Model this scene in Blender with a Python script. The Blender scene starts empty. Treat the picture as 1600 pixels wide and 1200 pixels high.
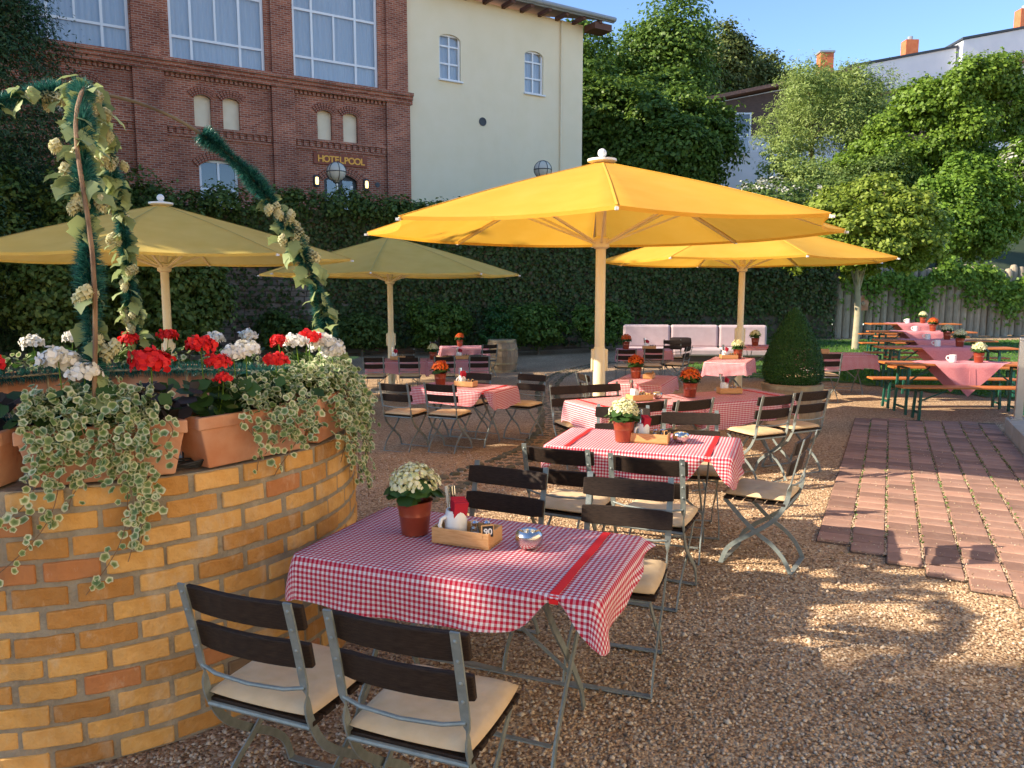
import bpy, bmesh, math, random
import numpy as np
from mathutils import Vector, Matrix
random.seed(7)
R = math.radians
PI = math.pi
SC = bpy.context.scene
COL = SC.collection

# ------------------------------------------------------------------ camera, sky, sun, exposure
cam_d = bpy.data.cameras.new('camera'); cam = bpy.data.objects.new('camera', cam_d); COL.objects.link(cam)
cam.location = (0, 0, 1.75); cam.rotation_euler = (R(90 - 6.985), 0, 0)
cam_d.sensor_width = 36; cam_d.lens = 27.0; cam_d.clip_start = .05; cam_d.clip_end = 900
SC.camera = cam
SUN_EL, SUN_AZ = 31.0, Vector((-.99, -.13, 0)).normalized()
w = bpy.data.worlds.new('World'); SC.world = w; w.use_nodes = True
nt = w.node_tree; nt.nodes.clear()
sky = nt.nodes.new('ShaderNodeTexSky'); sky.sky_type = 'NISHITA'; sky.sun_disc = False
sky.sun_elevation = R(SUN_EL); sky.sun_rotation = math.atan2(SUN_AZ.x, SUN_AZ.y)
sky.air_density = .8; sky.dust_density = 0; sky.ozone_density = 3.6
bg = nt.nodes.new('ShaderNodeBackground'); bg.inputs[1].default_value = .15
wo = nt.nodes.new('ShaderNodeOutputWorld')
nt.links.new(sky.outputs[0], bg.inputs[0]); nt.links.new(bg.outputs[0], wo.inputs[0])
sl = bpy.data.lights.new('sun', 'SUN'); sun = bpy.data.objects.new('sun', sl); COL.objects.link(sun)
sl.energy = 5.0; sl.angle = R(.5); sl.color = (1, .89, .72)
sdir = Vector((SUN_AZ.x * math.cos(R(SUN_EL)), SUN_AZ.y * math.cos(R(SUN_EL)), math.sin(R(SUN_EL))))
sun.rotation_euler = (-sdir).to_track_quat('-Z', 'Y').to_euler()
SC.view_settings.view_transform = 'Standard'; SC.view_settings.look = 'None'
SC.view_settings.gamma = 1; SC.view_settings.exposure = 1.15

# ------------------------------------------------------------------ helpers
def tag(o, label=None, cat=None, group=None, kind=None):
    if label: o['label'] = label
    if cat: o['category'] = cat
    if group: o['group'] = group
    if kind: o['kind'] = kind
    return o
def empty(name, loc=(0, 0, 0), rz=0):
    o = bpy.data.objects.new(name, None); COL.objects.link(o); o.location = loc; o.rotation_euler = (0, 0, rz)
    o.empty_display_size = .1
    return o
def mesh_obj(name, me, mat, parent=None, loc=None, rot=None):
    o = bpy.data.objects.new(name, me); COL.objects.link(o)
    if mat is not None:
        for m in (mat if isinstance(mat, (list, tuple)) else [mat]): me.materials.append(m)
    if parent: o.parent = parent
    if loc is not None: o.location = loc
    if rot is not None: o.rotation_euler = rot
    return o
def inst(src, parent=None, loc=None, rot=None, scale=None, name=None):
    o = bpy.data.objects.new(name or src.name.split('.')[0], src.data); COL.objects.link(o)
    if parent: o.parent = parent
    if loc is not None: o.location = loc
    if rot is not None: o.rotation_euler = rot
    if scale is not None: o.scale = scale
    return o
def copy_tree(o, parent=None):
    c = o.copy(); COL.objects.link(c); c.parent = parent
    for ch in list(o.children): copy_tree(ch, c)
    return c

class MB:
    def __init__(s): s.v = []; s.f = []; s.uv = None; s.mi = []; s.cur = 0
    def add(s, vs, fs, M=None):
        b = len(s.v)
        for p in vs:
            p = Vector(p); s.v.append(tuple(M @ p) if M else tuple(p))
        for f in fs: s.f.append(tuple(i + b for i in f)); s.mi.append(s.cur)
        return s
    def box(s, c, d, M=None, taper=1.0):
        x, y, z = d[0] / 2, d[1] / 2, d[2] / 2; t = taper
        vs = [(-x*t, -y*t, -z), (x*t, -y*t, -z), (x*t, y*t, -z), (-x*t, y*t, -z), (-x, -y, z), (x, -y, z), (x, y, z), (-x, y, z)]
        vs = [(a + c[0], b + c[1], e + c[2]) for a, b, e in vs]
        return s.add(vs, [(0, 3, 2, 1), (4, 5, 6, 7), (0, 1, 5, 4), (1, 2, 6, 5), (2, 3, 7, 6), (3, 0, 4, 7)], M)
    def sweep(s, path, prof, side=None, closed=False):
        # prof: list of (a,b) offsets; a along side, b along (tangent x side)
        P = [Vector(p) for p in path]; n = len(P); k = len(prof); b0 = len(s.v)
        for i, p in enumerate(P):
            t = (P[min(i + 1, n - 1)] - P[max(i - 1, 0)]).normalized()
            sd = Vector(side[i]) if isinstance(side, list) else Vector(side) if side is not None else (Vector((0, 0, 1)) if abs(t.z) < .9 else Vector((1, 0, 0)))
            a = sd - t * sd.dot(t)
            a = a.normalized() if a.length > 1e-6 else t.orthogonal().normalized()
            b = t.cross(a)
            for (q, r) in prof:
                s.v.append(tuple(p + a * q + b * r))
        for i in range(n - 1):
            for j in range(k):
                s.f.append((b0 + i*k + j, b0 + i*k + (j + 1) % k, b0 + (i + 1)*k + (j + 1) % k, b0 + (i + 1)*k + j)); s.mi.append(s.cur)
        s.f.append(tuple(b0 + j for j in range(k))[::-1]); s.mi.append(s.cur)
        s.f.append(tuple(b0 + (n - 1)*k + j for j in range(k))); s.mi.append(s.cur)
        return s
    def bar(s, path, wd, th, side): return s.sweep(path, [(-th/2, -wd/2), (th/2, -wd/2), (th/2, wd/2), (-th/2, wd/2)], side)
    def tube(s, path, r, n=8, side=None):
        rs = r if isinstance(r, (list, tuple)) else [r] * len(path)
        P = [Vector(p) for p in path]; b0 = len(s.v); m = len(P)
        pa = None
        for i, p in enumerate(P):
            t = (P[min(i + 1, m - 1)] - P[max(i - 1, 0)]).normalized()
            a = (pa - t * pa.dot(t)) if pa is not None else t.orthogonal()
            a.normalize(); pa = a; b = t.cross(a)
            for j in range(n):
                an = 2 * PI * j / n; s.v.append(tuple(p + (a * math.cos(an) + b * math.sin(an)) * rs[i]))
        for i in range(m - 1):
            for j in range(n):
                s.f.append((b0 + i*n + j, b0 + i*n + (j + 1) % n, b0 + (i + 1)*n + (j + 1) % n, b0 + (i + 1)*n + j)); s.mi.append(s.cur)
        s.f.append(tuple(b0 + j for j in range(n))[::-1]); s.mi.append(s.cur)
        s.f.append(tuple(b0 + (m - 1)*n + j for j in range(n))); s.mi.append(s.cur)
        return s
    def lathe(s, prof, n=20, c=(0, 0, 0), M=None):
        vs = []; fs = []; k = len(prof)
        for i in range(n):
            a = 2 * PI * i / n
            for r, z in prof: vs.append((c[0] + r * math.cos(a), c[1] + r * math.sin(a), c[2] + z))
        for i in range(n):
            for j in range(k - 1):
                fs.append((i*k + j, ((i + 1) % n)*k + j, ((i + 1) % n)*k + j + 1, i*k + j + 1))
        if prof[0][0] > 1e-5: fs.append(tuple(i*k for i in range(n))[::-1])
        if prof[-1][0] > 1e-5: fs.append(tuple(i*k + k - 1 for i in range(n)))
        return s.add(vs, fs, M)
    def prism(s, poly, z0, z1, M=None):
        n = len(poly)
        vs = [(x, y, z0) for x, y in poly] + [(x, y, z1) for x, y in poly]
        fs = [tuple(range(n))[::-1], tuple(range(n, 2 * n))] + [(i, (i + 1) % n, n + (i + 1) % n, n + i) for i in range(n)]
        return s.add(vs, fs, M)
    def build(s, name, mat, parent=None, smooth=False, loc=None, rot=None, bevel=0):
        me = bpy.data.meshes.new(name); me.from_pydata(s.v, [], s.f); me.update()
        if any(s.mi): me.polygons.foreach_set('material_index', s.mi)
        if s.uv is not None:
            ul = me.uv_layers.new(name='UVMap'); li = np.zeros(len(me.loops), dtype=np.int32); me.loops.foreach_get('vertex_index', li)
            ul.data.foreach_set('uv', np.asarray(s.uv, dtype=np.float32)[li].ravel())
        if smooth:
            me.polygons.foreach_set('use_smooth', [True] * len(me.polygons))
            if smooth != 'all': me.set_sharp_from_angle(angle=R(40))
        o = mesh_obj(name, me, mat, parent, loc, rot)
        if bevel:
            m = o.modifiers.new('bevel', 'BEVEL'); m.width = bevel; m.segments = 2; m.limit_method = 'ANGLE'
        return o

def np_mesh(name, V, F, mat, parent=None, smooth=False):
    me = bpy.data.meshes.new(name); n = len(V); m, k = F.shape
    me.vertices.add(n); me.vertices.foreach_set('co', np.asarray(V, dtype=np.float32).ravel())
    me.loops.add(m * k); me.loops.foreach_set('vertex_index', F.astype(np.int32).ravel())
    me.polygons.add(m); me.polygons.foreach_set('loop_start', np.arange(0, m * k, k, dtype=np.int32))
    me.polygons.foreach_set('loop_total', np.full(m, k, dtype=np.int32))
    if smooth: me.polygons.foreach_set('use_smooth', np.ones(m, dtype=bool))
    me.update(); me.validate()
    return mesh_obj(name, me, mat, parent)
RNG = np.random.default_rng(11)
def unit(a): return a / (np.linalg.norm(a, axis=1, keepdims=True) + 1e-9)
def leaves(name, P, N, size, mat, parent=None, aspect=.62, fold=.25, lobed=False):
    n = len(P); N = unit(N); r = unit(RNG.normal(size=(n, 3)))
    U = unit(np.cross(N, r)); W = np.cross(N, U)
    s = (np.asarray(size) * np.ones(n))[:, None]
    if lobed:   # six-point leaf
        pts = [(-.5, 0, 0), (-.28, .42, .5), (.12, .5, .35), (.55, 0, 0), (.12, -.5, .35), (-.28, -.42, .5)]
    else:
        pts = [(-.5, 0, 0), (0, aspect / 2 * 1.0, 1), (.5, 0, 0), (0, -aspect / 2, 1)]
    k = len(pts); V = np.empty((n, k, 3))
    for i, (a, b, c) in enumerate(pts): V[:, i] = P + s * (U * a + W * b + N * (c * fold * .35))
    F = np.arange(n * k).reshape(n, k)
    return np_mesh(name, V.reshape(-1, 3), F, mat, parent)
def crown_pts(blobs, n, clump=.16, per=38, shell=(.72, 1.04), down=.0):
    B = np.array([b[:6] for b in blobs], dtype=float)   # cx,cy,cz,rx,ry,rz
    wt = (B[:, 3] * B[:, 4] + B[:, 3] * B[:, 5] + B[:, 4] * B[:, 5]); wt /= wt.sum()
    nc = max(8, n // per); idx = RNG.choice(len(B), nc, p=wt)
    d = unit(RNG.normal(size=(nc, 3))); rr = RNG.uniform(shell[0], shell[1], nc)[:, None]
    inn = RNG.random(nc) < .18; rr[inn] *= RNG.uniform(.4, .9, inn.sum())[:, None]
    C = B[idx, :3] + d * B[idx, 3:6] * rr
    cr = B[idx, 3:6].mean(1) * clump * RNG.uniform(.6, 1.5, nc)
    ci = RNG.integers(0, nc, n)
    off = RNG.normal(size=(n, 3)) * np.array([1, 1, .62])
    P = C[ci] + off * cr[ci][:, None] * .8
    N = unit(off) * .55 + d[ci] * .6 + np.array([0, 0, .55 - down]) + RNG.normal(size=(n, 3)) * .45
    return P, N

# ------------------------------------------------------------------ materials
def pm(name, base, var=None, scale=8, rough=.6, bump=0, bscale=None, metal=0, transl=0, island=None, spec=.4, detail=4, var2=None, stretch=None, coat=0):
    m = bpy.data.materials.new(name); m.use_nodes = True; n = m.node_tree.nodes; L = m.node_tree.links
    b = n['Principled BSDF']; b.inputs['Roughness'].default_value = rough; b.inputs['Metallic'].default_value = metal
    b.inputs['Specular IOR Level'].default_value = spec
    if coat: b.inputs['Coat Weight'].default_value = coat
    b.inputs['Base Color'].default_value = (*base, 1)
    col = None
    tc = n.new('ShaderNodeTexCoord'); vec = tc.outputs['Object']
    if stretch:
        mp = n.new('ShaderNodeMapping'); mp.inputs['Scale'].default_value = stretch; L.new(vec, mp.inputs[0]); vec = mp.outputs[0]
    if var is not None:
        nz = n.new('ShaderNodeTexNoise'); nz.inputs['Scale'].default_value = scale; nz.inputs['Detail'].default_value = detail
        L.new(vec, nz.inputs['Vector'])
        cr = n.new('ShaderNodeValToRGB'); cr.color_ramp.elements[0].position = .32; cr.color_ramp.elements[1].position = .68
        cr.color_ramp.elements[0].color = (*base, 1); cr.color_ramp.elements[1].color = (*var, 1)
        L.new(nz.outputs['Fac'], cr.inputs[0]); col = cr.outputs[0]
    if island is not None:
        g = n.new('ShaderNodeNewGeometry'); cr2 = n.new('ShaderNodeValToRGB'); e = cr2.color_ramp.elements
        cols = island; e[0].color = (*cols[0], 1); e[1].color = (*cols[-1], 1)
        for i, c in enumerate(cols[1:-1]):
            q = e.new((i + 1) / (len(cols) - 1)); q.color = (*c, 1)
        L.new(g.outputs['Random Per Island'], cr2.inputs[0])
        if col is None: col = cr2.outputs[0]
        else:
            mx = n.new('ShaderNodeMix'); mx.data_type = 'RGBA'; mx.inputs[0].default_value = .5
            L.new(col, mx.inputs[6]); L.new(cr2.outputs[0], mx.inputs[7]); col = mx.outputs[2]
    if var2 is not None:   # per object tint
        oi = n.new('ShaderNodeObjectInfo'); cr3 = n.new('ShaderNodeValToRGB'); e = cr3.color_ramp.elements
        e[0].color = (*var2[0], 1); e[1].color = (*var2[-1], 1)
        for i, c in enumerate(var2[1:-1]):
            q = e.new((i + 1) / (len(var2) - 1)); q.color = (*c, 1)
        L.new(oi.outputs['Random'], cr3.inputs[0])
        if col is None: col = cr3.outputs[0]
        else:
            mx = n.new('ShaderNodeMix'); mx.data_type = 'RGBA'; mx.blend_type = 'MULTIPLY'; mx.inputs[0].default_value = 1
            L.new(col, mx.inputs[6]); L.new(cr3.outputs[0], mx.inputs[7]); col = mx.outputs[2]
    if col is not None: L.new(col, b.inputs['Base Color'])
    if bump:
        nb = n.new('ShaderNodeTexNoise'); nb.inputs['Scale'].default_value = bscale or scale * 3; nb.inputs['Detail'].default_value = 5
        L.new(vec, nb.inputs['Vector']); bp = n.new('ShaderNodeBump'); bp.inputs['Strength'].default_value = bump; bp.inputs['Distance'].default_value = .02
        L.new(nb.outputs['Fac'], bp.inputs['Height']); L.new(bp.outputs[0], b.inputs['Normal'])
    if transl:
        out = n['Material Output']; tr = n.new('ShaderNodeBsdfTranslucent'); mix = n.new('ShaderNodeMixShader'); mix.inputs[0].default_value = transl
        if col is not None: L.new(col, tr.inputs[0])
        else: tr.inputs[0].default_value = (*base, 1)
        L.new(b.outputs[0], mix.inputs[1]); L.new(tr.outputs[0], mix.inputs[2]); L.new(mix.outputs[0], out.inputs[0])
    return m
def leafmat(name, cols, transl=.3, rough=.5): return pm(name, cols[0], island=cols, rough=rough, transl=transl, spec=.3)

M = {}
M['steel'] = pm('grey_green_steel', (.20, .22, .20), (.27, .29, .26), 30, .5, metal=.35, bump=.1)
M['slat'] = pm('dark_stained_wood', (.016, .009, .006), (.040, .024, .015), 9, .6, bump=.25, bscale=60, stretch=(3, 30, 30), spec=.2)
M['cushion'] = pm('beige_cotton', (.56, .38, .20), (.63, .45, .26), 14, .9, bump=.25, bscale=18)
M['cream_pole'] = pm('cream_painted_aluminium', (.72, .60, .36), (.78, .67, .43), 5, .4)
M['canopy_yellow'] = pm('yellow_canvas', (.86, .46, .045), (.90, .50, .06), 3, .85, transl=.42, bump=.06, bscale=9)
M['canopy_khaki'] = pm('faded_yellow_canvas', (.80, .57, .12), (.86, .63, .16), 3, .85, transl=.38, bump=.06, bscale=9)  # same yellow canvas, with the shade painted in as khaki
M['canopy_yellow_seam'] = pm('yellow_seam', (.74, .38, .035), None, rough=.9); M['canopy_khaki_seam'] = pm('khaki_seam', (.60, .42, .10), None, rough=.9)
M['white'] = pm('white_paint', (.78, .76, .72), None, rough=.45)
M['wood_tray'] = pm('beech_tray', (.55, .27, .09), (.66, .36, .14), 12, .5, bump=.1, stretch=(2, 14, 14))
M['ceramic'] = pm('white_ceramic', (.80, .77, .70), None, rough=.25)
M['pot_copper'] = pm('copper_glazed_pot', (.26, .045, .018), (.34, .07, .03), 10, .28, spec=.6, metal=.25)
M['terracotta'] = pm('terracotta', (.48, .19, .085), (.60, .32, .19), 6, .85, bump=.15, bscale=40)
M['chrome'] = pm('brushed_steel', (.62, .60, .57), None, rough=.22, metal=1)
M['red_napkin'] = pm('red_paper_napkin', (.42, .012, .03), None, rough=.9)
M['red_strap'] = pm('red_elastic', (.75, .012, .012), None, rough=.8)
M['soil'] = pm('potting_soil', (.05, .03, .02), (.09, .06, .04), 40, .95, bump=.5)
M['leaf_dark'] = leafmat('dark_leaf', [(.02, .05, .012), (.045, .10, .02), (.07, .14, .03)])
M['flower_cream'] = pm('cream_petals', (.80, .74, .48), island=[(.62, .58, .22), (.82, .76, .42), (.86, .80, .55)], rough=.7, transl=.2)
M['flower_orange'] = pm('orange_petals', (.75, .10, .01), island=[(.55, .05, .01), (.80, .13, .01), (.85, .22, .02)], rough=.7, transl=.2)
M['flower_red'] = pm('red_petals', (.75, .012, .012), island=[(.55, .006, .01), (.80, .015, .015), (.85, .04, .03)], rough=.7, transl=.25)
M['flower_white'] = pm('white_petals', (.82, .78, .70), island=[(.72, .66, .52), (.84, .80, .72), (.88, .86, .82)], rough=.7, transl=.25)
M['orange_wood'] = pm('orange_varnished_boards', (.46, .115, .022), (.58, .19, .045), 8, .38, bump=.08, stretch=(2, 20, 20), spec=.5)
M['green_steel'] = pm('green_painted_steel', (.012, .085, .055), None, rough=.45)
M['pink_cloth'] = pm('pink_cotton_cloth', (.66, .20, .20), (.72, .26, .25), 60, .9, bump=.1, bscale=12)
M['barrel'] = pm('weathered_oak', (.30, .21, .12), (.42, .31, .19), 7, .75, bump=.2, stretch=(14, 14, 1.5), var2=[(.75, .75, .75), (1.05, 1.0, .95)])
M['hoop'] = pm('galvanised_hoop', (.45, .38, .24), (.32, .25, .16), 10, .4, metal=.7)
M['cream_wall'] = pm('cream_render', (.84, .71, .48), (.87, .74, .52), 1.2, .9, bump=.1, bscale=60)
M['white_wall'] = pm('white_render', (.76, .76, .76), (.70, .70, .71), 1, .9)
M['frame_white'] = pm('white_window_frame', (.80, .80, .80), None, rough=.4)
M['dark_wood'] = pm('dark_timber_cladding', (.07, .04, .03), (.12, .07, .05), 3, .7, stretch=(1, 1, 9))
M['chimney'] = pm('orange_brick_chimney', (.52, .13, .05), (.60, .19, .08), 4, .85)
M['rafter'] = pm('brown_rafter', (.13, .055, .035), None, rough=.7)
M['roof_metal'] = pm('grey_gutter_zinc', (.32, .34, .36), None, rough=.45, metal=.3)
M['tile'] = pm('roof_tile', (.20, .10, .07), (.28, .15, .10), 5, .8)
M['blind'] = pm('cream_blind_window', (.78, .66, .46), (.84, .72, .52), 3, .85)
M['curtain'] = pm('grey_white_curtain', (.74, .75, .76), None, rough=.9)
M['dark_inside'] = pm('dark_room', (.03, .035, .04), None, rough=.8)
M['anthracite'] = pm('anthracite_metal', (.05, .055, .06), None, rough=.5)
M['sofa'] = pm('mauve_grey_upholstery', (.50, .36, .34), (.55, .41, .39), 6, .9, bump=.08)
M['bark'] = pm('bark', (.14, .10, .06), (.22, .17, .11), 9, .9, bump=.5, stretch=(3, 3, .7))
M['trunk_pale'] = pm('pale_bark', (.34, .28, .17), (.42, .36, .24), 6, .85, bump=.2)
M['log'] = pm('grey_weathered_log', (.28, .22, .15), (.40, .33, .24), 5, .85, bump=.3, stretch=(4, 4, .8), var2=[(.8, .8, .8), (1.1, 1.08, 1.05)])
M['concrete'] = pm('concrete', (.34, .29, .22), (.42, .37, .30), 5, .9, bump=.2)
M['post_metal'] = pm('galvanised_post', (.40, .36, .32), (.46, .42, .38), 4, .35, metal=.8)
M['cable'] = pm('black_cable', (.02, .02, .02), None, rough=.5)
M['tinsel'] = leafmat('green_tinsel', [(.008, .06, .055), (.02, .13, .10), (.07, .24, .19)], .2, .3)
M['hop_leaf'] = leafmat('hop_leaf', [(.12, .20, .06), (.22, .30, .10), (.34, .39, .16), (.46, .47, .24)], .35, .55)
M['hop_cone'] = pm('hop_cone', (.62, .56, .30), island=[(.52, .48, .24), (.70, .64, .38)], rough=.8, transl=.25)
M['arch_tube'] = pm('brown_arch_tube', (.11, .075, .04), (.2, .15, .08), 9, .5)
M['stick'] = pm('brown_branch', (.15, .08, .04), (.27, .16, .08), 14, .8, bump=.3, stretch=(2, 2, .6))
M['ivy_var'] = None
M['gravel_pebble'] = None
M['sign_board'] = pm('brown_sign_board', (.24, .06, .028), (.29, .08, .04), 4, .6)
M['letter'] = pm('yellow_letters', (.95, .45, .06), None, rough=.5)
M['chalk'] = pm('chalkboard', (.02, .02, .02), None, rough=.7)
M['salt'] = pm('salt', (.8, .8, .78), None, rough=.8)
M['paver'] = pm('red_concrete_paver', (.29, .155, .105), (.37, .215, .155), 5, .85, bump=.2, bscale=60, var2=[(.58, .56, .56), (.85, .83, .82), (1, 1, 1), (1.25, 1.2, 1.16)])
M['joint'] = pm('sandy_joint', (.06, .042, .024), (.17, .125, .075), 60, .95, bump=.6)
M['moss_stone'] = pm('mossy_cobble', (.10, .085, .055), (.17, .15, .10), 7, .9, bump=.3, var2=[(.7, .75, .6), (1.25, 1.15, 1.0)])
M['stone'] = pm('wall_stone', (.20, .16, .125), (.30, .25, .20), 4, .9, bump=.5, bscale=14, var2=[(.65, .62, .6), (1.15, 1.1, 1.05)])
M['mortar_wall'] = pm('old_wall_mortar', (.11, .085, .06), (.17, .135, .10), 3, .95, bump=.5)
M['mortar'] = pm('grey_mortar', (.25, .21, .15), (.33, .28, .20), 14, .95, bump=.4, bscale=70)
M['brick_yellow'] = pm('yellow_brick', (.60, .30, .07), (.70, .40, .13), 9, .85, bump=.5, bscale=38,
                       var2=[(.60, .50, .42), (.80, .70, .60), (.98, .96, .9), (1, 1, 1), (1.06, 1.06, 1.12)])
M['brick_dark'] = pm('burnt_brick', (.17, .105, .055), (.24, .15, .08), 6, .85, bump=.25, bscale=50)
M['brick_red'] = pm('reddish_brick', (.42, .15, .045), (.48, .20, .07), 6, .8, bump=.25, bscale=50)

def weather(m, pale=(.62, .50, .34), amt=.65, sc=8, dark=(.17, .095, .035)):
    n = m.node_tree.nodes; L = m.node_tree.links; b = n['Principled BSDF']; src = b.inputs['Base Color'].links[0].from_socket
    g = n.new('ShaderNodeNewGeometry'); mp = n.new('ShaderNodeMapping'); mp.inputs['Scale'].default_value = (1, 1, .45); L.new(g.outputs['Position'], mp.inputs[0])
    for (s_, lo, hi, c, a) in ((sc, .55, .78, pale, amt), (sc*3.1, .60, .72, pale, amt*.5), (sc*.3, .48, .72, dark, amt*.75)):
        z = n.new('ShaderNodeTexNoise'); z.inputs['Scale'].default_value = s_; z.inputs['Detail'].default_value = 8; z.inputs['Roughness'].default_value = .65; L.new(mp.outputs[0], z.inputs['Vector'])
        r = n.new('ShaderNodeMapRange'); r.inputs[1].default_value = lo; r.inputs[2].default_value = hi; r.inputs[4].default_value = a; L.new(z.outputs['Fac'], r.inputs[0])
        x = n.new('ShaderNodeMix'); x.data_type = 'RGBA'; L.new(r.outputs[0], x.inputs[0]); L.new(src, x.inputs[6]); x.inputs[7].default_value = (*c, 1); src = x.outputs[2]
    L.new(src, b.inputs['Base Color'])
for k_ in ('brick_yellow', 'brick_red', 'brick_dark', 'mortar'): weather(M[k_])  # on the bricks the dark patches mix dirt with painted-in shade
weather(M['cream_wall'], (.90, .80, .62), .3, .5, (.52, .43, .29)); weather(M['canopy_yellow'], (.90, .58, .12), .3, 1.6, (.66, .34, .03)); weather(M['canopy_khaki'], (.86, .66, .26), .4, 1.6, (.50, .36, .09))
weather(M['terracotta'], (.62, .42, .30), .6, 7, (.26, .10, .05)); weather(M['paver'], (.42, .30, .22), .45, 6, (.12, .07, .05))
def leaf_set(n, a): return leafmat(n, a)
M['l_maple'] = leafmat('maple_leaf', [(.09, .15, .014), (.16, .26, .025), (.27, .38, .05)], .42)
M['l_globe'] = leafmat('globe_maple_leaf', [(.12, .17, .014), (.22, .29, .03), (.36, .42, .07)], .42)
M['l_forest'] = leafmat('forest_leaf', [(.06, .115, .016), (.11, .185, .024), (.19, .28, .045)], .36)
M['l_forest2'] = leafmat('forest_leaf_olive', [(.10, .13, .03), (.16, .19, .045), (.24, .26, .08)], .36)
M['l_willow'] = leafmat('pale_willow_leaf', [(.20, .27, .06), (.30, .38, .10), (.40, .48, .15)], .42)
M['l_bright'] = leafmat('bright_green_leaf', [(.09, .17, .015), (.16, .27, .03), (.26, .40, .05)], .42)
M['l_hedge'] = leafmat('hedge_leaf', [(.05, .09, .016), (.095, .15, .026), (.16, .22, .045)], .3)
M['l_ivy'] = leafmat('ivy_leaf', [(.035, .06, .012), (.06, .095, .018), (.10, .14, .03), (.12, .075, .03)], .22)
M['l_box'] = leafmat('boxwood_leaf', [(.015, .055, .008), (.03, .09, .012), (.055, .14, .02)], .2)
M['l_conifer'] = leafmat('conifer_needle', [(.018, .05, .018), (.035, .08, .025), (.06, .11, .035)], .15)
M['l_blossom'] = leafmat('white_blossom', [(.5, .48, .38), (.68, .66, .55)], .3)
M['l_yellowfl'] = leafmat('yellow_blossom', [(.45, .42, .03), (.60, .55, .05)], .3)
M['grass'] = leafmat('grass_blade', [(.05, .13, .012), (.09, .21, .02), (.14, .28, .04)], .35)
M['dead_leaf'] = leafmat('dead_leaf', [(.16, .08, .03), (.30, .17, .06), (.36, .26, .12), (.14, .15, .05)], .15)
M['lawn'] = pm('lawn_soil', (.05, .11, .015), (.08, .14, .02), 5, .95, bump=.4)
M['hill'] = pm('hillside_undergrowth', (.018, .034, .009), (.035, .05, .015), .6, .95, bump=.5, bscale=4)

def gravel_material():
    m = bpy.data.materials.new('brown_gravel'); m.use_nodes = True; n = m.node_tree.nodes; L = m.node_tree.links; b = n['Principled BSDF']
    b.inputs['Roughness'].default_value = .9; b.inputs['Specular IOR Level'].default_value = .25
    tc = n.new('ShaderNodeTexCoord')
    nzw = n.new('ShaderNodeTexNoise'); nzw.inputs['Scale'].default_value = 30
    v = n.new('ShaderNodeTexVoronoi'); v.inputs['Scale'].default_value = 72; L.new(tc.outputs['Object'], v.inputs['Vector'])
    cr = n.new('ShaderNodeValToRGB'); e = cr.color_ramp.elements
    e[0].color = (.18, .10, .052, 1); e[1].color = (.62, .47, .31, 1)
    for p, c in ((.3, (.32, .195, .105, 1)), (.62, (.44, .295, .17, 1)), (.85, (.50, .35, .215, 1))): q = e.new(p); q.color = c
    sp = n.new('ShaderNodeSeparateColor'); L.new(v.outputs['Color'], sp.inputs[0]); L.new(sp.outputs[0], cr.inputs[0])
    nz = n.new('ShaderNodeTexNoise'); nz.inputs['Scale'].default_value = .55; nz.inputs['Detail'].default_value = 6; L.new(tc.outputs['Object'], nz.inputs['Vector'])
    cr2 = n.new('ShaderNodeValToRGB'); cr2.color_ramp.elements[0].position = .3; cr2.color_ramp.elements[1].position = .7
    cr2.color_ramp.elements[0].color = (.85, .80, .74, 1); cr2.color_ramp.elements[1].color = (1.3, 1.27, 1.22, 1); L.new(nz.outputs['Fac'], cr2.inputs[0])
    mx = n.new('ShaderNodeMix'); mx.data_type = 'RGBA'; mx.blend_type = 'MULTIPLY'; mx.inputs[0].default_value = 1
    L.new(cr.outputs[0], mx.inputs[6]); L.new(cr2.outputs[0], mx.inputs[7]); L.new(mx.outputs[2], b.inputs['Base Color'])
    inv = n.new('ShaderNodeMath'); inv.operation = 'SUBTRACT'; inv.inputs[0].default_value = 1; L.new(v.outputs['Distance'], inv.inputs[1])
    bp = n.new('ShaderNodeBump'); bp.inputs['Strength'].default_value = .9; bp.inputs['Distance'].default_value = .012
    L.new(inv.outputs[0], bp.inputs['Height']); L.new(bp.outputs[0], b.inputs['Normal'])
    return m
M['gravel'] = gravel_material()
M['pebble'] = pm('gravel_stone', (.33, .22, .14), island=[(.19, .115, .065), (.36, .235, .135), (.52, .37, .23), (.64, .51, .36), (.44, .27, .17)], rough=.85)

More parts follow.
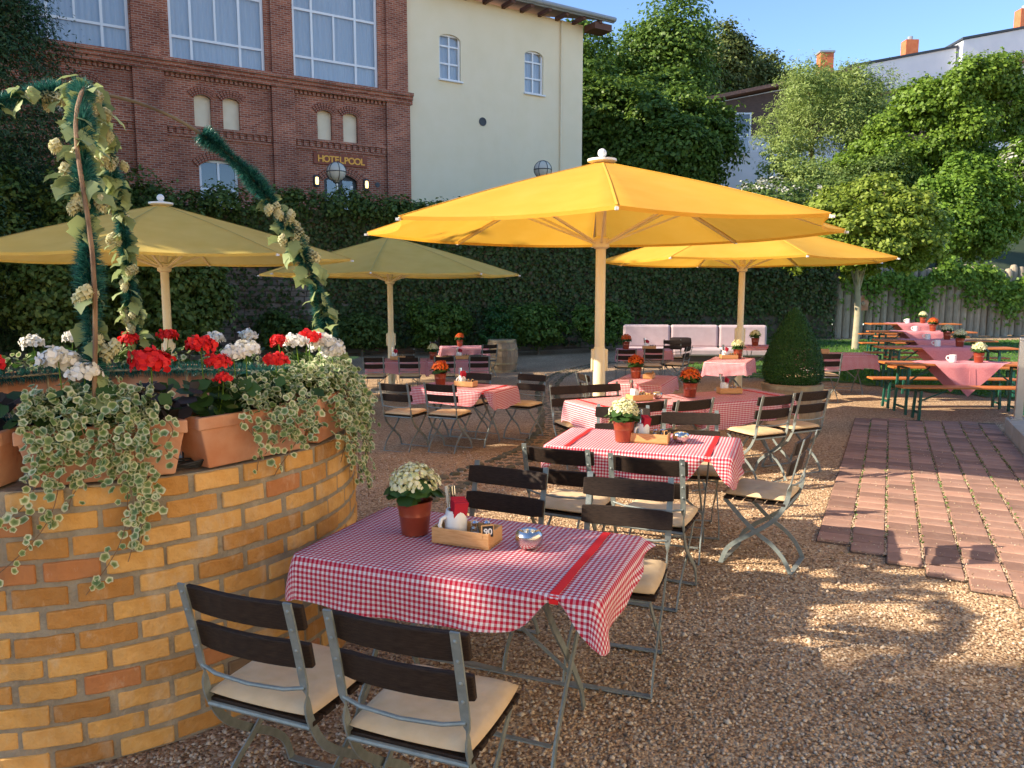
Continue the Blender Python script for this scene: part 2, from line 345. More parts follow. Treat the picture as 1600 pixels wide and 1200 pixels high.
def gingham(name, period=.02, red=(.52, .010, .035), whit=(.80, .74, .70)):
    m = bpy.data.materials.new(name); m.use_nodes = True; n = m.node_tree.nodes; L = m.node_tree.links; b = n['Principled BSDF']
    b.inputs['Roughness'].default_value = .85; b.inputs['Specular IOR Level'].default_value = .2
    uv = n.new('ShaderNodeUVMap'); uv.uv_map = 'UVMap'; sx = n.new('ShaderNodeSeparateXYZ'); L.new(uv.outputs[0], sx.inputs[0])
    res = []
    for k in (0, 1):
        mu = n.new('ShaderNodeMath'); mu.operation = 'MULTIPLY'; mu.inputs[1].default_value = 1 / period; L.new(sx.outputs[k], mu.inputs[0])
        fr = n.new('ShaderNodeMath'); fr.operation = 'FRACT'; L.new(mu.outputs[0], fr.inputs[0])
        gt = n.new('ShaderNodeMath'); gt.operation = 'GREATER_THAN'; gt.inputs[1].default_value = .5; L.new(fr.outputs[0], gt.inputs[0]); res.append(gt)
    ad = n.new('ShaderNodeMath'); ad.operation = 'ADD'; L.new(res[0].outputs[0], ad.inputs[0]); L.new(res[1].outputs[0], ad.inputs[1])
    hf = n.new('ShaderNodeMath'); hf.operation = 'MULTIPLY'; hf.inputs[1].default_value = .5; L.new(ad.outputs[0], hf.inputs[0])
    cr = n.new('ShaderNodeValToRGB'); cr.color_ramp.interpolation = 'CONSTANT'; e = cr.color_ramp.elements
    e[0].color = (*whit, 1); q = e.new(.25); q.color = ((whit[0] + red[0]) / 2 * 1.0, .22, .24, 1); e[-1].position = .75; e[-1].color = (*red, 1)
    L.new(hf.outputs[0], cr.inputs[0]); L.new(cr.outputs[0], b.inputs['Base Color'])
    nz = n.new('ShaderNodeTexNoise'); nz.inputs['Scale'].default_value = 7; nz.inputs['Detail'].default_value = 4; nz.inputs['Distortion'].default_value = .6; L.new(uv.outputs[0], nz.inputs['Vector'])
    hts = [nz.outputs['Fac']]
    for k, pd in ((0, .29), (1, .235)):
        a1 = n.new('ShaderNodeMath'); a1.operation = 'PINGPONG'; a1.inputs[1].default_value = pd/2; L.new(sx.outputs[k], a1.inputs[0])
        a2 = n.new('ShaderNodeMapRange'); a2.interpolation_type = 'SMOOTHSTEP'; a2.inputs[1].default_value = 0; a2.inputs[2].default_value = .012; a2.inputs[3].default_value = .22; a2.inputs[4].default_value = 0; L.new(a1.outputs[0], a2.inputs[0]); hts.append(a2.outputs[0])
    s1 = n.new('ShaderNodeMath'); L.new(hts[0], s1.inputs[0]); L.new(hts[1], s1.inputs[1]); s2 = n.new('ShaderNodeMath'); L.new(s1.outputs[0], s2.inputs[0]); L.new(hts[2], s2.inputs[1])
    bp = n.new('ShaderNodeBump'); bp.inputs['Strength'].default_value = .55; bp.inputs['Distance'].default_value = .012; L.new(s2.outputs[0], bp.inputs['Height']); L.new(bp.outputs[0], b.inputs['Normal'])
    tr = n.new('ShaderNodeBsdfTranslucent'); L.new(cr.outputs[0], tr.inputs[0]); mix = n.new('ShaderNodeMixShader'); mix.inputs[0].default_value = .15
    L.new(b.outputs[0], mix.inputs[1]); L.new(tr.outputs[0], mix.inputs[2]); L.new(mix.outputs[0], n['Material Output'].inputs[0])
    return m
M['gingham'] = gingham('red_white_gingham')

def brick_facade():
    m = bpy.data.materials.new('red_brick_facade'); m.use_nodes = True; n = m.node_tree.nodes; L = m.node_tree.links; b = n['Principled BSDF']
    b.inputs['Roughness'].default_value = .9; b.inputs['Specular IOR Level'].default_value = .2
    tc = n.new('ShaderNodeTexCoord'); sx = n.new('ShaderNodeSeparateXYZ'); L.new(tc.outputs['Object'], sx.inputs[0])
    ad = n.new('ShaderNodeMath'); ad.operation = 'ADD'; L.new(sx.outputs[0], ad.inputs[0]); L.new(sx.outputs[1], ad.inputs[1])
    cb = n.new('ShaderNodeCombineXYZ'); L.new(ad.outputs[0], cb.inputs[0]); L.new(sx.outputs[2], cb.inputs[1])
    br = n.new('ShaderNodeTexBrick'); br.inputs['Scale'].default_value = 1; br.inputs['Brick Width'].default_value = .26; br.inputs['Row Height'].default_value = .085
    br.inputs['Mortar Size'].default_value = .013; br.inputs['Mortar Smooth'].default_value = .2; br.inputs['Bias'].default_value = 0
    br.inputs['Color1'].default_value = (.27, .07, .04, 1); br.inputs['Color2'].default_value = (.50, .17, .095, 1); br.inputs['Mortar'].default_value = (.46, .34, .26, 1)
    L.new(cb.outputs[0], br.inputs['Vector'])
    nz = n.new('ShaderNodeTexNoise'); nz.inputs['Scale'].default_value = .9; nz.inputs['Detail'].default_value = 7; L.new(tc.outputs['Object'], nz.inputs['Vector'])
    cr = n.new('ShaderNodeValToRGB'); cr.color_ramp.elements[0].position = .3; cr.color_ramp.elements[1].position = .75
    cr.color_ramp.elements[0].color = (.65, .62, .62, 1); cr.color_ramp.elements[1].color = (1.2, 1.15, 1.1, 1); L.new(nz.outputs['Fac'], cr.inputs[0])
    mx = n.new('ShaderNodeMix'); mx.data_type = 'RGBA'; mx.blend_type = 'MULTIPLY'; mx.inputs[0].default_value = 1
    L.new(br.outputs['Color'], mx.inputs[6]); L.new(cr.outputs[0], mx.inputs[7]); L.new(mx.outputs[2], b.inputs['Base Color'])
    bp = n.new('ShaderNodeBump'); bp.inputs['Strength'].default_value = .7; bp.inputs['Distance'].default_value = .012; bp.invert = True
    L.new(br.outputs['Fac'], bp.inputs['Height']); L.new(bp.outputs[0], b.inputs['Normal'])
    return m
M['facade'] = brick_facade()

def glass(name, tint=(.75, .8, .85), refl=.22):
    m = bpy.data.materials.new(name); m.use_nodes = True; n = m.node_tree.nodes; L = m.node_tree.links; n.remove(n['Principled BSDF'])
    t = n.new('ShaderNodeBsdfTransparent'); t.inputs[0].default_value = (*tint, 1); g = n.new('ShaderNodeBsdfGlossy'); g.inputs['Roughness'].default_value = .03
    lw = n.new('ShaderNodeLayerWeight'); lw.inputs[0].default_value = .35; ma = n.new('ShaderNodeMath'); ma.operation = 'ADD'; ma.inputs[1].default_value = refl * .5
    mul = n.new('ShaderNodeMath'); mul.operation = 'MULTIPLY'; mul.inputs[1].default_value = .7; L.new(lw.outputs['Fresnel'], mul.inputs[0]); L.new(mul.outputs[0], ma.inputs[0])
    mx = n.new('ShaderNodeMixShader'); L.new(ma.outputs[0], mx.inputs[0]); L.new(t.outputs[0], mx.inputs[1]); L.new(g.outputs[0], mx.inputs[2]); L.new(mx.outputs[0], n['Material Output'].inputs[0])
    return m
M['glass'] = glass('window_glass')
M['globe_glass'] = pm('milky_globe_glass', (.74, .70, .58), None, rough=.12, transl=.25, spec=.6)
def emis(name, col, st):
    m = bpy.data.materials.new(name); m.use_nodes = True; b = m.node_tree.nodes['Principled BSDF']
    b.inputs['Emission Color'].default_value = (*col, 1); b.inputs['Emission Strength'].default_value = st; b.inputs['Base Color'].default_value = (*col, 1); return m
M['lit_lamp'] = emis('lit_lamp_glass', (1, .62, .22), 1.6)

def ivy_variegated():
    m = bpy.data.materials.new('variegated_leaf'); m.use_nodes = True; n = m.node_tree.nodes; L = m.node_tree.links; b = n['Principled BSDF']
    b.inputs['Roughness'].default_value = .5
    uv = n.new('ShaderNodeUVMap'); uv.uv_map = 'UVMap'; sx = n.new('ShaderNodeVectorMath'); sx.operation = 'LENGTH'; L.new(uv.outputs[0], sx.inputs[0])
    g = n.new('ShaderNodeNewGeometry'); mm = n.new('ShaderNodeMath'); mm.operation = 'MULTIPLY_ADD'; mm.inputs[1].default_value = .35; L.new(g.outputs['Random Per Island'], mm.inputs[0]); L.new(sx.outputs['Value'], mm.inputs[2])
    cr = n.new('ShaderNodeValToRGB'); e = cr.color_ramp.elements; e[0].position = .3; e[0].color = (.10, .17, .045, 1); e[1].position = 1.12; e[1].color = (.62, .62, .38, 1)
    q = e.new(.70); q.color = (.17, .26, .08, 1); q = e.new(.92); q.color = (.44, .48, .23, 1)
    L.new(mm.outputs[0], cr.inputs[0]); L.new(cr.outputs[0], b.inputs['Base Color'])
    tr = n.new('ShaderNodeBsdfTranslucent'); L.new(cr.outputs[0], tr.inputs[0]); mix = n.new('ShaderNodeMixShader'); mix.inputs[0].default_value = .28
    L.new(b.outputs[0], mix.inputs[1]); L.new(tr.outputs[0], mix.inputs[2]); L.new(mix.outputs[0], n['Material Output'].inputs[0])
    return m
M['ivy_var'] = ivy_variegated()

# ------------------------------------------------------------------ terrain
def sm(a, b, x):
    x = min(1, max(0, (x - a) / (b - a))); return x * x * (3 - 2 * x)
def ground_z(X, Y):
    r = float(np.interp(Y, [4.5, 6.5, 8, 9.5, 15.5, 27], [0, -.05, -.14, -.23, -.42, -.5]))
    return r * (1 - .7 * sm(0, 8, X))
WA, WB = Vector((-24, 24.7, 0)), Vector((12.6, 30.3, 0))       # retaining wall line
def wall_y(X): return WA.y + (WB.y - WA.y) * (X - WA.x) / (WB.x - WA.x) if X < WB.x else 30.3 + (X - WB.x) * .40

def grid_mesh(name, xs, ys, zf, mat, skip=None):
    nx, ny = len(xs), len(ys)
    V = np.array([(x, y, zf(x, y)) for y in ys for x in xs])
    F = np.array([(j*nx + i, j*nx + i + 1, (j + 1)*nx + i + 1, (j + 1)*nx + i) for j in range(ny - 1) for i in range(nx - 1)])
    return np_mesh(name, V, F, mat, smooth=True)
xs = [-400, -150, -60, -35] + list(np.arange(-24, 26.1, .5)) + [32, 45, 70, 150, 400]
ys = [-300, -100, -40, -15, -6, -2] + list(np.arange(0, 34.1, .5)) + [37, 42]
tag(grid_mesh('gravel_ground', xs, ys, ground_z, M['gravel']), 'brown gravel ground of the beer garden', kind='structure')
def hill_z(X, Y):
    q = Y - wall_y(X) - .3
    lo = 4.3 * (1 - sm(7, 13, X)) + .4 * sm(7, 13, X)
    steep = .24 + .10 * sm(7, 16, X)
    if X < 6: q2 = max(0, q - 14)
    else: q2 = max(0, q - 14 * (1 - sm(6, 13, X)))
    h = lo + steep * min(q2, 55) + .12 * max(0, q2 - 55)
    return h + .5 * math.sin(X * .35) * sm(3, 12, q) * .4
xs2 = [-300, -120, -60] + list(np.arange(-40, 60.1, 2)) + [80, 130, 300]
qs = [.2, 1.5, 3, 5, 7, 9, 11, 13, 15, 18, 21, 24, 28, 32, 36, 40, 46, 54, 64, 80, 110, 160, 260, 420]
V = np.array([(x, (wall_y(x) if abs(x) < 70 else wall_y(70 if x > 0 else -24)) + q, hill_z(max(-60, min(60, x)), wall_y(max(-60, min(60, x))) + q)) for q in qs for x in xs2])
nx = len(xs2)
F = np.array([(j*nx + i, j*nx + i + 1, (j + 1)*nx + i + 1, (j + 1)*nx + i) for j in range(len(qs) - 1) for i in range(nx - 1)])
tag(np_mesh('hillside', V, F, M['hill'], smooth=True), 'overgrown hillside rising behind the garden wall', kind='structure')

# lawn on the right
lawn_poly = [(4.6, 19.5), (5.4, 16.9), (6.7, 15.9), (7.6, 13.9), (8.6, 12.9), (10, 12.4), (13, 12.1), (20, 12), (22, 29), (12.6, 29.5), (6, 28.6), (4.4, 24)]
def inside(p, poly):
    c = False; x, y = p
    for i in range(len(poly)):
        (x1, y1), (x2, y2) = poly[i], poly[i - 1]
        if (y1 > y) != (y2 > y) and x < (x2 - x1) * (y - y1) / (y2 - y1) + x1: c = not c
    return c
bm = bmesh.new()
fx = np.arange(4, 22.6, .3); fy = np.arange(11.7, 29.9, .3); vid = {}
def lv(i, j):
    if (i, j) not in vid: vid[i, j] = bm.verts.new((fx[i], fy[j], ground_z(fx[i], fy[j]) + .012))
    return vid[i, j]
for i in range(len(fx) - 1):
    for j in range(len(fy) - 1):
        if inside((fx[i] + .15, fy[j] + .15), lawn_poly): bm.faces.new((lv(i, j), lv(i + 1, j), lv(i + 1, j + 1), lv(i, j + 1)))
me = bpy.data.meshes.new('lawn'); bm.to_mesh(me); bm.free()
tag(mesh_obj('lawn', me, M['lawn']), 'patch of green lawn under the beer tables', kind='structure')
pts = []
while len(pts) < 42000:
    x, y = random.uniform(4, 21), random.uniform(12, 29) if random.random() < .5 else random.uniform(12, 18)
    if inside((x, y), lawn_poly): pts.append((x, y, ground_z(x, y) + .03))
P = np.array(pts); N = RNG.normal(size=P.shape) * np.array([1, 1, .25])
tag(leaves('grass_blades', P + np.array([0, 0, .015]), N, RNG.uniform(.05, .11, len(P)), M['grass'], aspect=.22), 'short green grass blades on the lawn', kind='stuff')

# loose gravel near the camera
n = 62000
u_ = RNG.random(n); Yp = 1.6 + 7.6 * u_ ** 1.7; Xp = RNG.uniform(-.78, .78, n) * (Yp + .6)
keep = ~(((Xp + 2.03) ** 2 + (Yp - 3.78) ** 2) < 1.25 ** 2)
acr = (Xp - 2.14) * .898 - (Yp - 5.24) * .44; alo = (Xp - 2.14) * .44 + (Yp - 5.24) * .898
keep &= ~((acr > 0) & (alo > -.16 * acr / .22))
Xp, Yp = Xp[keep], Yp[keep]; n = len(Xp)
Zp = np.array([ground_z(a, b) for a, b in zip(Xp, Yp)])
s = RNG.uniform(.005, .012, n) * (1 + .5 * (RNG.random(n) < .04))
base = np.array([(1, 0, 0), (0, 1, 0), (-1, 0, 0), (0, -1, 0), (0, 0, .8), (0, 0, -.8)])
Vp = base[None] * RNG.uniform(.6, 1.3, (n, 6, 1)) * s[:, None, None]
an = RNG.uniform(0, 2 * PI, n); ca, sa = np.cos(an)[:, None], np.sin(an)[:, None]
Vp = np.stack([Vp[..., 0] * ca - Vp[..., 1] * sa, Vp[..., 0] * sa + Vp[..., 1] * ca, Vp[..., 2]], -1) + np.stack([Xp, Yp, Zp + s * .35], -1)[:, None]
tri = np.array([(0, 1, 4), (1, 2, 4), (2, 3, 4), (3, 0, 4), (1, 0, 5), (2, 1, 5), (3, 2, 5), (0, 3, 5)])
Fp = (tri[None] + (np.arange(n) * 6)[:, None, None]).reshape(-1, 3)
tag(np_mesh('loose_gravel', Vp.reshape(-1, 3), Fp, M['pebble']), 'loose brown gravel stones scattered over the ground', kind='stuff')

n = 260; Yl = RNG.uniform(2.2, 10, n); Xl = RNG.uniform(-.5, .7, n)*Yl + .3; Zl = np.array([ground_z(a, b) for a, b in zip(Xl, Yl)]) + .014
okl = ((Xl + 2.03)**2 + (Yl - 3.78)**2) > 1.35**2
tag(leaves('fallen_leaves', np.stack([Xl, Yl, Zl], -1)[okl], np.array([0, 0, 1.0]) + RNG.normal(size=(int(okl.sum()), 3))*.3, RNG.uniform(.018, .04, int(okl.sum())), M['dead_leaf']), 'dry fallen leaves scattered on the gravel', kind='stuff')
# ------------------------------------------------------------------ red paving on the right
PV0 = Vector((2.14, 5.24, 0)); PD_ = Vector((.44, .898, 0)).normalized(); PA = Vector((PD_.y, -PD_.x, 0))
def pv(a, t, z=0):
    p = PV0 + PA * a + PD_ * t; return Vector((p.x, p.y, ground_z(p.x, p.y) + z))
bed = MB(); ncol = 8
for i in range(ncol):
    a0, a1, t0, t1 = i*.222, (i + 1)*.222, -.155*i, 6.7
    for k in range(10):
        ta, tb = t0 + (t1 - t0)*k/10, t0 + (t1 - t0)*(k + 1)/10
        bed.add([pv(a0, ta, .008), pv(a1, ta, .008), pv(a1, tb, .008), pv(a0, tb, .008)], [(0, 1, 2, 3)])
pave = bed.build('paved_path', M['joint']); tag(pave, 'red paved path with gravel joints', kind='structure')
pb = MB(); pb.box((0, 0, 0), (.205, .172, .05)); pav0 = None
for i in range(ncol):
    t = -.155 * i; k = 0
    while t < 6.5:
        p = pv(i*.222 + .111, t + .0985, .004 + random.uniform(-.003, .003))
        rz = math.atan2(PA.y, PA.x) + random.uniform(-.012, .012)
        if pav0 is None: pav0 = pb.build('paver', M['paver'], pave, bevel=.004); o = pav0
        else:
            o = inst(pav0, pave); mo = o.modifiers.new('bevel', 'BEVEL'); mo.width = .006; mo.segments = 1
        o.location = p; o.rotation_euler = (random.uniform(-.014, .014), random.uniform(-.012, .012), rz); t += .2 if k or True else 0; k += 1
n = 5200; ia = RNG.integers(1, ncol + 1, n); ta = RNG.uniform(0, 1, n)**1.5; ta = -.155*(ia - 1) + ta*(6.6 + .155*(ia - 1)); aa_ = ia*.222 + RNG.normal(size=n)*.006
Q = PV0.x + PA.x*aa_ + PD_.x*ta, PV0.y + PA.y*aa_ + PD_.y*ta
zq = np.array([ground_z(a, b) for a, b in zip(*Q)]); sq = RNG.uniform(.004, .008, n)
Vq = base[None]*RNG.uniform(.6, 1.3, (n, 6, 1))*sq[:, None, None] + np.stack([Q[0], Q[1], zq + .021], -1)[:, None]
jg = np_mesh('joint_gravel', Vq.reshape(-1, 3), (tri[None] + (np.arange(n)*6)[:, None, None]).reshape(-1, 3), M['pebble'], pave); jg['kind'] = 'stuff'
wp = RNG.random(900); ia = RNG.uniform(0, ncol*.222, 900); ta = -.7*ia + wp**2*(6 + .7*ia)
Pw = np.stack([PV0.x + PA.x*ia + PD_.x*ta, PV0.y + PA.y*ia + PD_.y*ta], -1); zw = np.array([ground_z(a, b) for a, b in Pw]) + .031; sq = RNG.uniform(.003, .007, 900)
Vw = base[None]*RNG.uniform(.6, 1.3, (900, 6, 1))*sq[:, None, None] + np.concatenate([Pw, zw[:, None]], 1)[:, None]
jg = np_mesh('stray_gravel', Vw.reshape(-1, 3), (tri[None] + (np.arange(900)*6)[:, None, None]).reshape(-1, 3), M['pebble'], pave); jg['kind'] = 'stuff'
gw = RNG.random(700); ia = RNG.integers(1, ncol, 700); ta = RNG.choice([.6, 1.5, 2.4, 3.6, 4.4, 5.6], 700) + RNG.normal(size=700)*.35
Pg = np.stack([PV0.x + PA.x*ia*.222 + PD_.x*ta, PV0.y + PA.y*ia*.222 + PD_.y*ta], -1); zg_ = np.array([ground_z(a, b) for a, b in Pg]) + .035
wd = leaves('joint_weeds', np.concatenate([Pg + RNG.normal(size=(700, 2))*.008, zg_[:, None]], 1), RNG.normal(size=(700, 3)), RNG.uniform(.012, .03, 700), M['grass'], pave, aspect=.5); wd['kind'] = 'stuff'
# concrete kerb with steel post and glass at the right edge
kz = MB()
k0, k1 = 1.80, 3.0
for (ta, tb) in ((-.2, 6.0),):
    q = [pv(k0, ta), pv(k1, ta), pv(k1, tb), pv(k0, tb)]
    kz.add([v + Vector((0, 0, -.1)) for v in q] + [v + Vector((0, 0, .20)) for v in q], [(4, 5, 6, 7), (0, 1, 5, 4), (1, 2, 6, 5), (2, 3, 7, 6), (3, 0, 4, 7)])
tag(kz.build('terrace_step', M['concrete'], bevel=.01), 'low concrete terrace step along the right of the red paving', 'step')
gp = pv(1.92, 5.85, .20); gr = empty('glass_railing', gp, math.atan2(PA.y, PA.x)); tag(gr, 'steel post and glass railing on the concrete step at the right edge', 'railing')
b_ = MB(); b_.box((0, 0, .5), (.09, .09, 1.0)); b_.build('post', M['post_metal'], gr, bevel=.006)
b_ = MB(); b_.box((0, 0, .01), (.16, .16, .02)); b_.build('base_plate', M['post_metal'], gr)
b_ = MB(); b_.box((.55, 0, .55), (.96, .012, .8)); b_.build('glass_panel', M['glass'], gr)
b_ = MB(); b_.box((.55, 0, 1.02), (1.2, .07, .04)); b_.build('handrail', M['post_metal'], gr, bevel=.008)

# cobbled drain running through the gravel
gut = empty('cobble_drain', (0, 0, 0)); tag(gut, 'curved line of mossy cobbles across the gravel', kind='structure')
gp_ = [(-.95, 6.3), (-.66, 7.0), (-.35, 7.75), (.05, 8.7), (.4, 9.8), (.62, 11.2), (.7, 13), (.72, 15), (.78, 16.6), (.95, 18.3), (1.35, 20), (2.1, 21.6), (3.1, 22.8)]
def catm(pts, n):
    out = []
    for i in range(len(pts) - 1):
        p0, p1, p2, p3 = [np.array(pts[max(0, min(len(pts) - 1, i + k))], float) for k in (-1, 0, 1, 2)]
        for k in range(n):
            t = k / n; out.append(.5 * ((2*p1) + (-p0 + p2)*t + (2*p0 - 5*p1 + 4*p2 - p3)*t*t + (-p0 + 3*p1 - 3*p2 + p3)*t**3))
    out.append(np.array(pts[-1], float)); return out
cv = catm(gp_, 40); acc = 0; cs = None; last = cv[0]
cb = MB(); cb.lathe([(.0, -.05), (.07, -.05), (.075, 0), (.06, .022), (0, .03)], 6)
for p in cv[1:]:
    acc += float(np.hypot(*(p - last))); d = p - last; last_dir = d / (np.hypot(*d) + 1e-9); last = p
    if acc > .19:
        acc = 0
        for side in (-.19, -.06, .07, .2):
            q = p + np.array([-last_dir[1], last_dir[0]]) * side + RNG.normal(size=2) * .012
            zz = ground_z(q[0], q[1]) - (.02 if abs(side) < .1 else 0)
            args = dict(loc=(q[0], q[1], zz), rot=(random.uniform(-.15, .15), random.uniform(-.15, .15), random.uniform(0, 3)))
            if cs is None: cs = cb.build('cobble', M['moss_stone'], gut, smooth=True, **args); cs.scale = (1, .9, 1)
            else: inst(cs, gut, scale=(random.uniform(.8, 1.2), random.uniform(.7, 1.0), 1), **args)

# ------------------------------------------------------------------ hotel: brick part and cream part
FO = Vector((-4.8, 36, 0)); FA = math.atan2(.535, .845)
def facade_root(name): return empty(name, FO, FA)
# local frame: x along facade to the right, -y towards the garden, z up
def wall_holes(mb, s0, s1, z0, z1, holes, y=0, depth=.3):
    ss = sorted({s0, s1, *[h[0] for h in holes], *[h[1] for h in holes]}); zs = sorted({z0, z1, *[h[2] for h in holes], *[h[3] for h in holes]})
    for a, b in zip(ss[:-1], ss[1:]):
        for c, d in zip(zs[:-1], zs[1:]):
            if any(h[0] <= a and b <= h[1] and h[2] <= c and d <= h[3] for h in holes): continue
            mb.add([(a, y, c), (b, y, c), (b, y, d), (a, y, d)], [(0, 1, 2, 3)])
    for (a, b, c, d) in holes:
        e = y + depth
        mb.add([(a, y, c), (b, y, c), (b, y, d), (a, y, d), (a, e, c), (b, e, c), (b, e, d), (a, e, d)], [(0, 4, 5, 1), (1, 5, 6, 2), (2, 6, 7, 3), (3, 7, 4, 0)])
def arch_fill(mb, a, b, z1, rise, y0, y1):
    # fills the corners above a segmental arch at the top of an opening
    c = (a + b) / 2; n = 10
    pts = [(a, z1 - rise)] + [(c + (b - a)/2 * math.cos(PI - PI*k/n), z1 - rise + rise * math.sin(PI*k/n)) for k in range(1, n)] + [(b, z1 - rise)]
    for (p, q) in zip(pts[:-1], pts[1:]):
        mb.add([(p[0], y0, p[1]), (q[0], y0, q[1]), (q[0], y0, z1 + .001), (p[0], y0, z1 + .001), (p[0], y1, p[1]), (q[0], y1, q[1])], [(0, 1, 2, 3), (0, 4, 5, 1)])
def voussoirs(parent, a, b, z1, rise, h, y, mat, n=11, nm='arch_brick'):
    c = (a + b)/2; hw = (b - a)/2; first = None
    rad = (hw*hw + rise*rise) / (2*rise); cz = z1 - rad; th = math.asin(min(1, hw / rad))
    for k in range(n):
        t = -th*1.08 + 2*th*1.08*(k + .5)/n
        mb = MB(); mb.box((0, 0, h/2), (2*th*1.08*rad/n*.86, .10, h)); 
        mb.build(nm, mat, parent, loc=(c + rad*math.sin(t), y, cz + rad*math.cos(t)), rot=(0, t, 0))

brick_h = facade_root('brick_hotel_building'); tag(brick_h, 'red brick hotel building with tall white framed windows and pilasters', 'building')
bigs = [(-14.6, -11.2, 10.52, 16.4), (-9.83, -6.23, 10.52, 16.4), (-5.06, -1.3, 10.52, 16.4)]
smalls = [(-14.15, -13.5, 8.13, 9.36), (-13.0, -12.35, 8.13, 9.36), (-9.05, -8.42, 8.13, 9.36), (-7.97, -7.32, 8.13, 9.36), (-4.12, -3.48, 8.13, 9.36), (-2.98, -2.32, 8.13, 9.36)]
arw = (-8.97, -7.48, 5.0, 6.9); dor = (-3.9, -2.4, 4.3, 6.75)
mb = MB(); wall_holes(mb, -18.5, .1, 3.6, 17.6, bigs + smalls + [arw, dor])
for h in smalls: arch_fill(mb, h[0], h[1], h[3], .14, -.004, .3)
arch_fill(mb, arw[0], arw[1], arw[3], .28, -.004, .3); arch_fill(mb, dor[0], dor[1], dor[3], .28, -.004, .3)
mb.add([(.1, 0, 3.6), (.1, 9, 3.6), (.1, 9, 17.6), (.1, 0, 17.6), (-18.5, 0, 3.6), (-18.5, 9, 3.6), (-18.5, 9, 17.6), (-18.5, 0, 17.6)], [(0, 1, 2, 3), (5, 4, 7, 6), (3, 2, 6, 7), (1, 5, 6, 2)])
mb.build('wall', M['facade'], brick_h)
for (a, b) in ((-16.2, -15.3), (-11.2, -10.1), (-6.05, -5.12), (-1.0, .12)):
    mb = MB(); mb.box(((a + b)/2, -.09, 6.8), (b - a, .18, 6.46)); mb.build('pilaster', M['facade'], brick_h)
    mb = MB(); mb.box(((a + b)/2 + .0, -.075, 14.05), (b - a - .12, .15, 7.05)); mb.build('pilaster', M['facade'], brick_h)
for k, (z, h, d) in enumerate(((10.12, .17, .24), (10.29, .15, .31), (10.44, .14, .40))):
    mb = MB(); mb.box((-9.15, -d/2, z), (18.74, d, h)); mb.build('cornice', M['facade'], brick_h)
for (a, b) in ((-15.25, -11.25), (-10.08, -6.08), (-5.1, -1.02)):
    mb = MB(); mb.box(((a + b)/2, -.05, 8.07), (b - a, .10, .10)); mb.build('sill_band', M['facade'], brick_h)
    mb = MB(); mb.box(((a + b)/2, -.03, 7.72), (b - a, .06, .09)); mb.build('sill_band', M['facade'], brick_h)
    d0 = None; nd = 15
    for k in range(nd):
        x = a + (b - a)*(k + .5)/nd
        if d0 is None: q = MB(); q.box((0, 0, 0), (.14, .10, .2)); d0 = q.build('dentil', M['facade'], brick_h, loc=(x, -.05, 7.9))
        else: inst(d0, brick_h, loc=(x, -.05, 7.9))
    # recessed corbel line under the cornice
    for k in range(22):
        x = a + (b - a)*(k + .5)/22
        inst(d0, brick_h, loc=(x, -.06, 9.96), scale=(.75, 1, .7))
for h in smalls:
    o = MB().box(((h[0] + h[1])/2, .2, (h[2] + h[3])/2), (h[1] - h[0], .05, h[3] - h[2])).build('blind_window', M['blind'], brick_h)
    voussoirs(brick_h, h[0], h[1], h[3], .14, .3, -.02, M['facade'], 9)
voussoirs(brick_h, arw[0], arw[1], arw[3], .28, .32, -.02, M['facade'], 15); voussoirs(brick_h, dor[0], dor[1], dor[3], .28, .32, -.02, M['facade'], 15)

def window(parent, a, b, c, d, y, vs, hs, fw=.09, curtain=True, mids=()):
    f = MB()
    for (x0, x1, z0, z1) in ((a, b, c, c + fw), (a, b, d - fw, d), (a, a + fw, c + fw, d - fw), (b - fw, b, c + fw, d - fw)):
        f.box(((x0 + x1)/2, y, (z0 + z1)/2), (x1 - x0, .09, z1 - z0))
    fr = f.build('window_frame', M['frame_white'], parent)
    xsn = [a + fw] + list(vs) + [b - fw]; zsn = [c + fw] + list(hs) + [d - fw]
    for z in hs: MB().box(((a + b)/2, y + .002, z), (b - a - 2*fw, .075, fw*.85)).build('glazing_bar', M['frame_white'], fr)
    for x in vs: MB().box((x, y - .003, (c + d)/2), (fw*.85, .07, d - c - 2*fw)).build('glazing_bar', M['frame_white'], fr)
    for (x, z0, z1) in mids: MB().box((x, y - .005, (z0 + z1)/2), (fw*.7, .065, z1 - z0)).build('glazing_bar', M['frame_white'], fr)
    for x0, x1 in zip(xsn[:-1], xsn[1:]):
        for z0, z1 in zip(zsn[:-1], zsn[1:]):
            MB().add([(x0, y + .02, z0), (x1, y + .02, z0), (x1, y + .02, z1), (x0, y + .02, z1)], [(0, 1, 2, 3)]).build('pane', M['glass'], fr)
    if curtain:
        n = int((b - a)/.045); q = MB()
        vs_ = [(a + (b - a)*i/n, y + .16 + .035*math.sin(i*1.35) + .012*math.sin(i*.37), z) for z in (c, d) for i in range(n + 1)]
        q.add(vs_, [(i, i + 1, n + 1 + i + 1, n + 1 + i) for i in range(n)]).build('curtain', M['curtain'], fr, smooth='all')
    else:
        MB().add([(a, y + .25, c), (b, y + .25, c), (b, y + .25, d), (a, y + .25, d)], [(0, 1, 2, 3)]).build('dark_interior', M['dark_inside'], fr)
    return fr
for (a, b, c, d) in bigs:
    v1 = a + (b - a)*.225; v2 = a + (b - a)*.735
    window(brick_h, a, b, c, d, .16, [v1, v2], [11.45, 13.35, 15.0], .11, True, [((v1 + v2)/2, 11.45, 13.35)])
window(brick_h, arw[0], arw[1], arw[2], arw[3], .16, [(arw[0] + arw[1])/2], [5.75], .1, False)
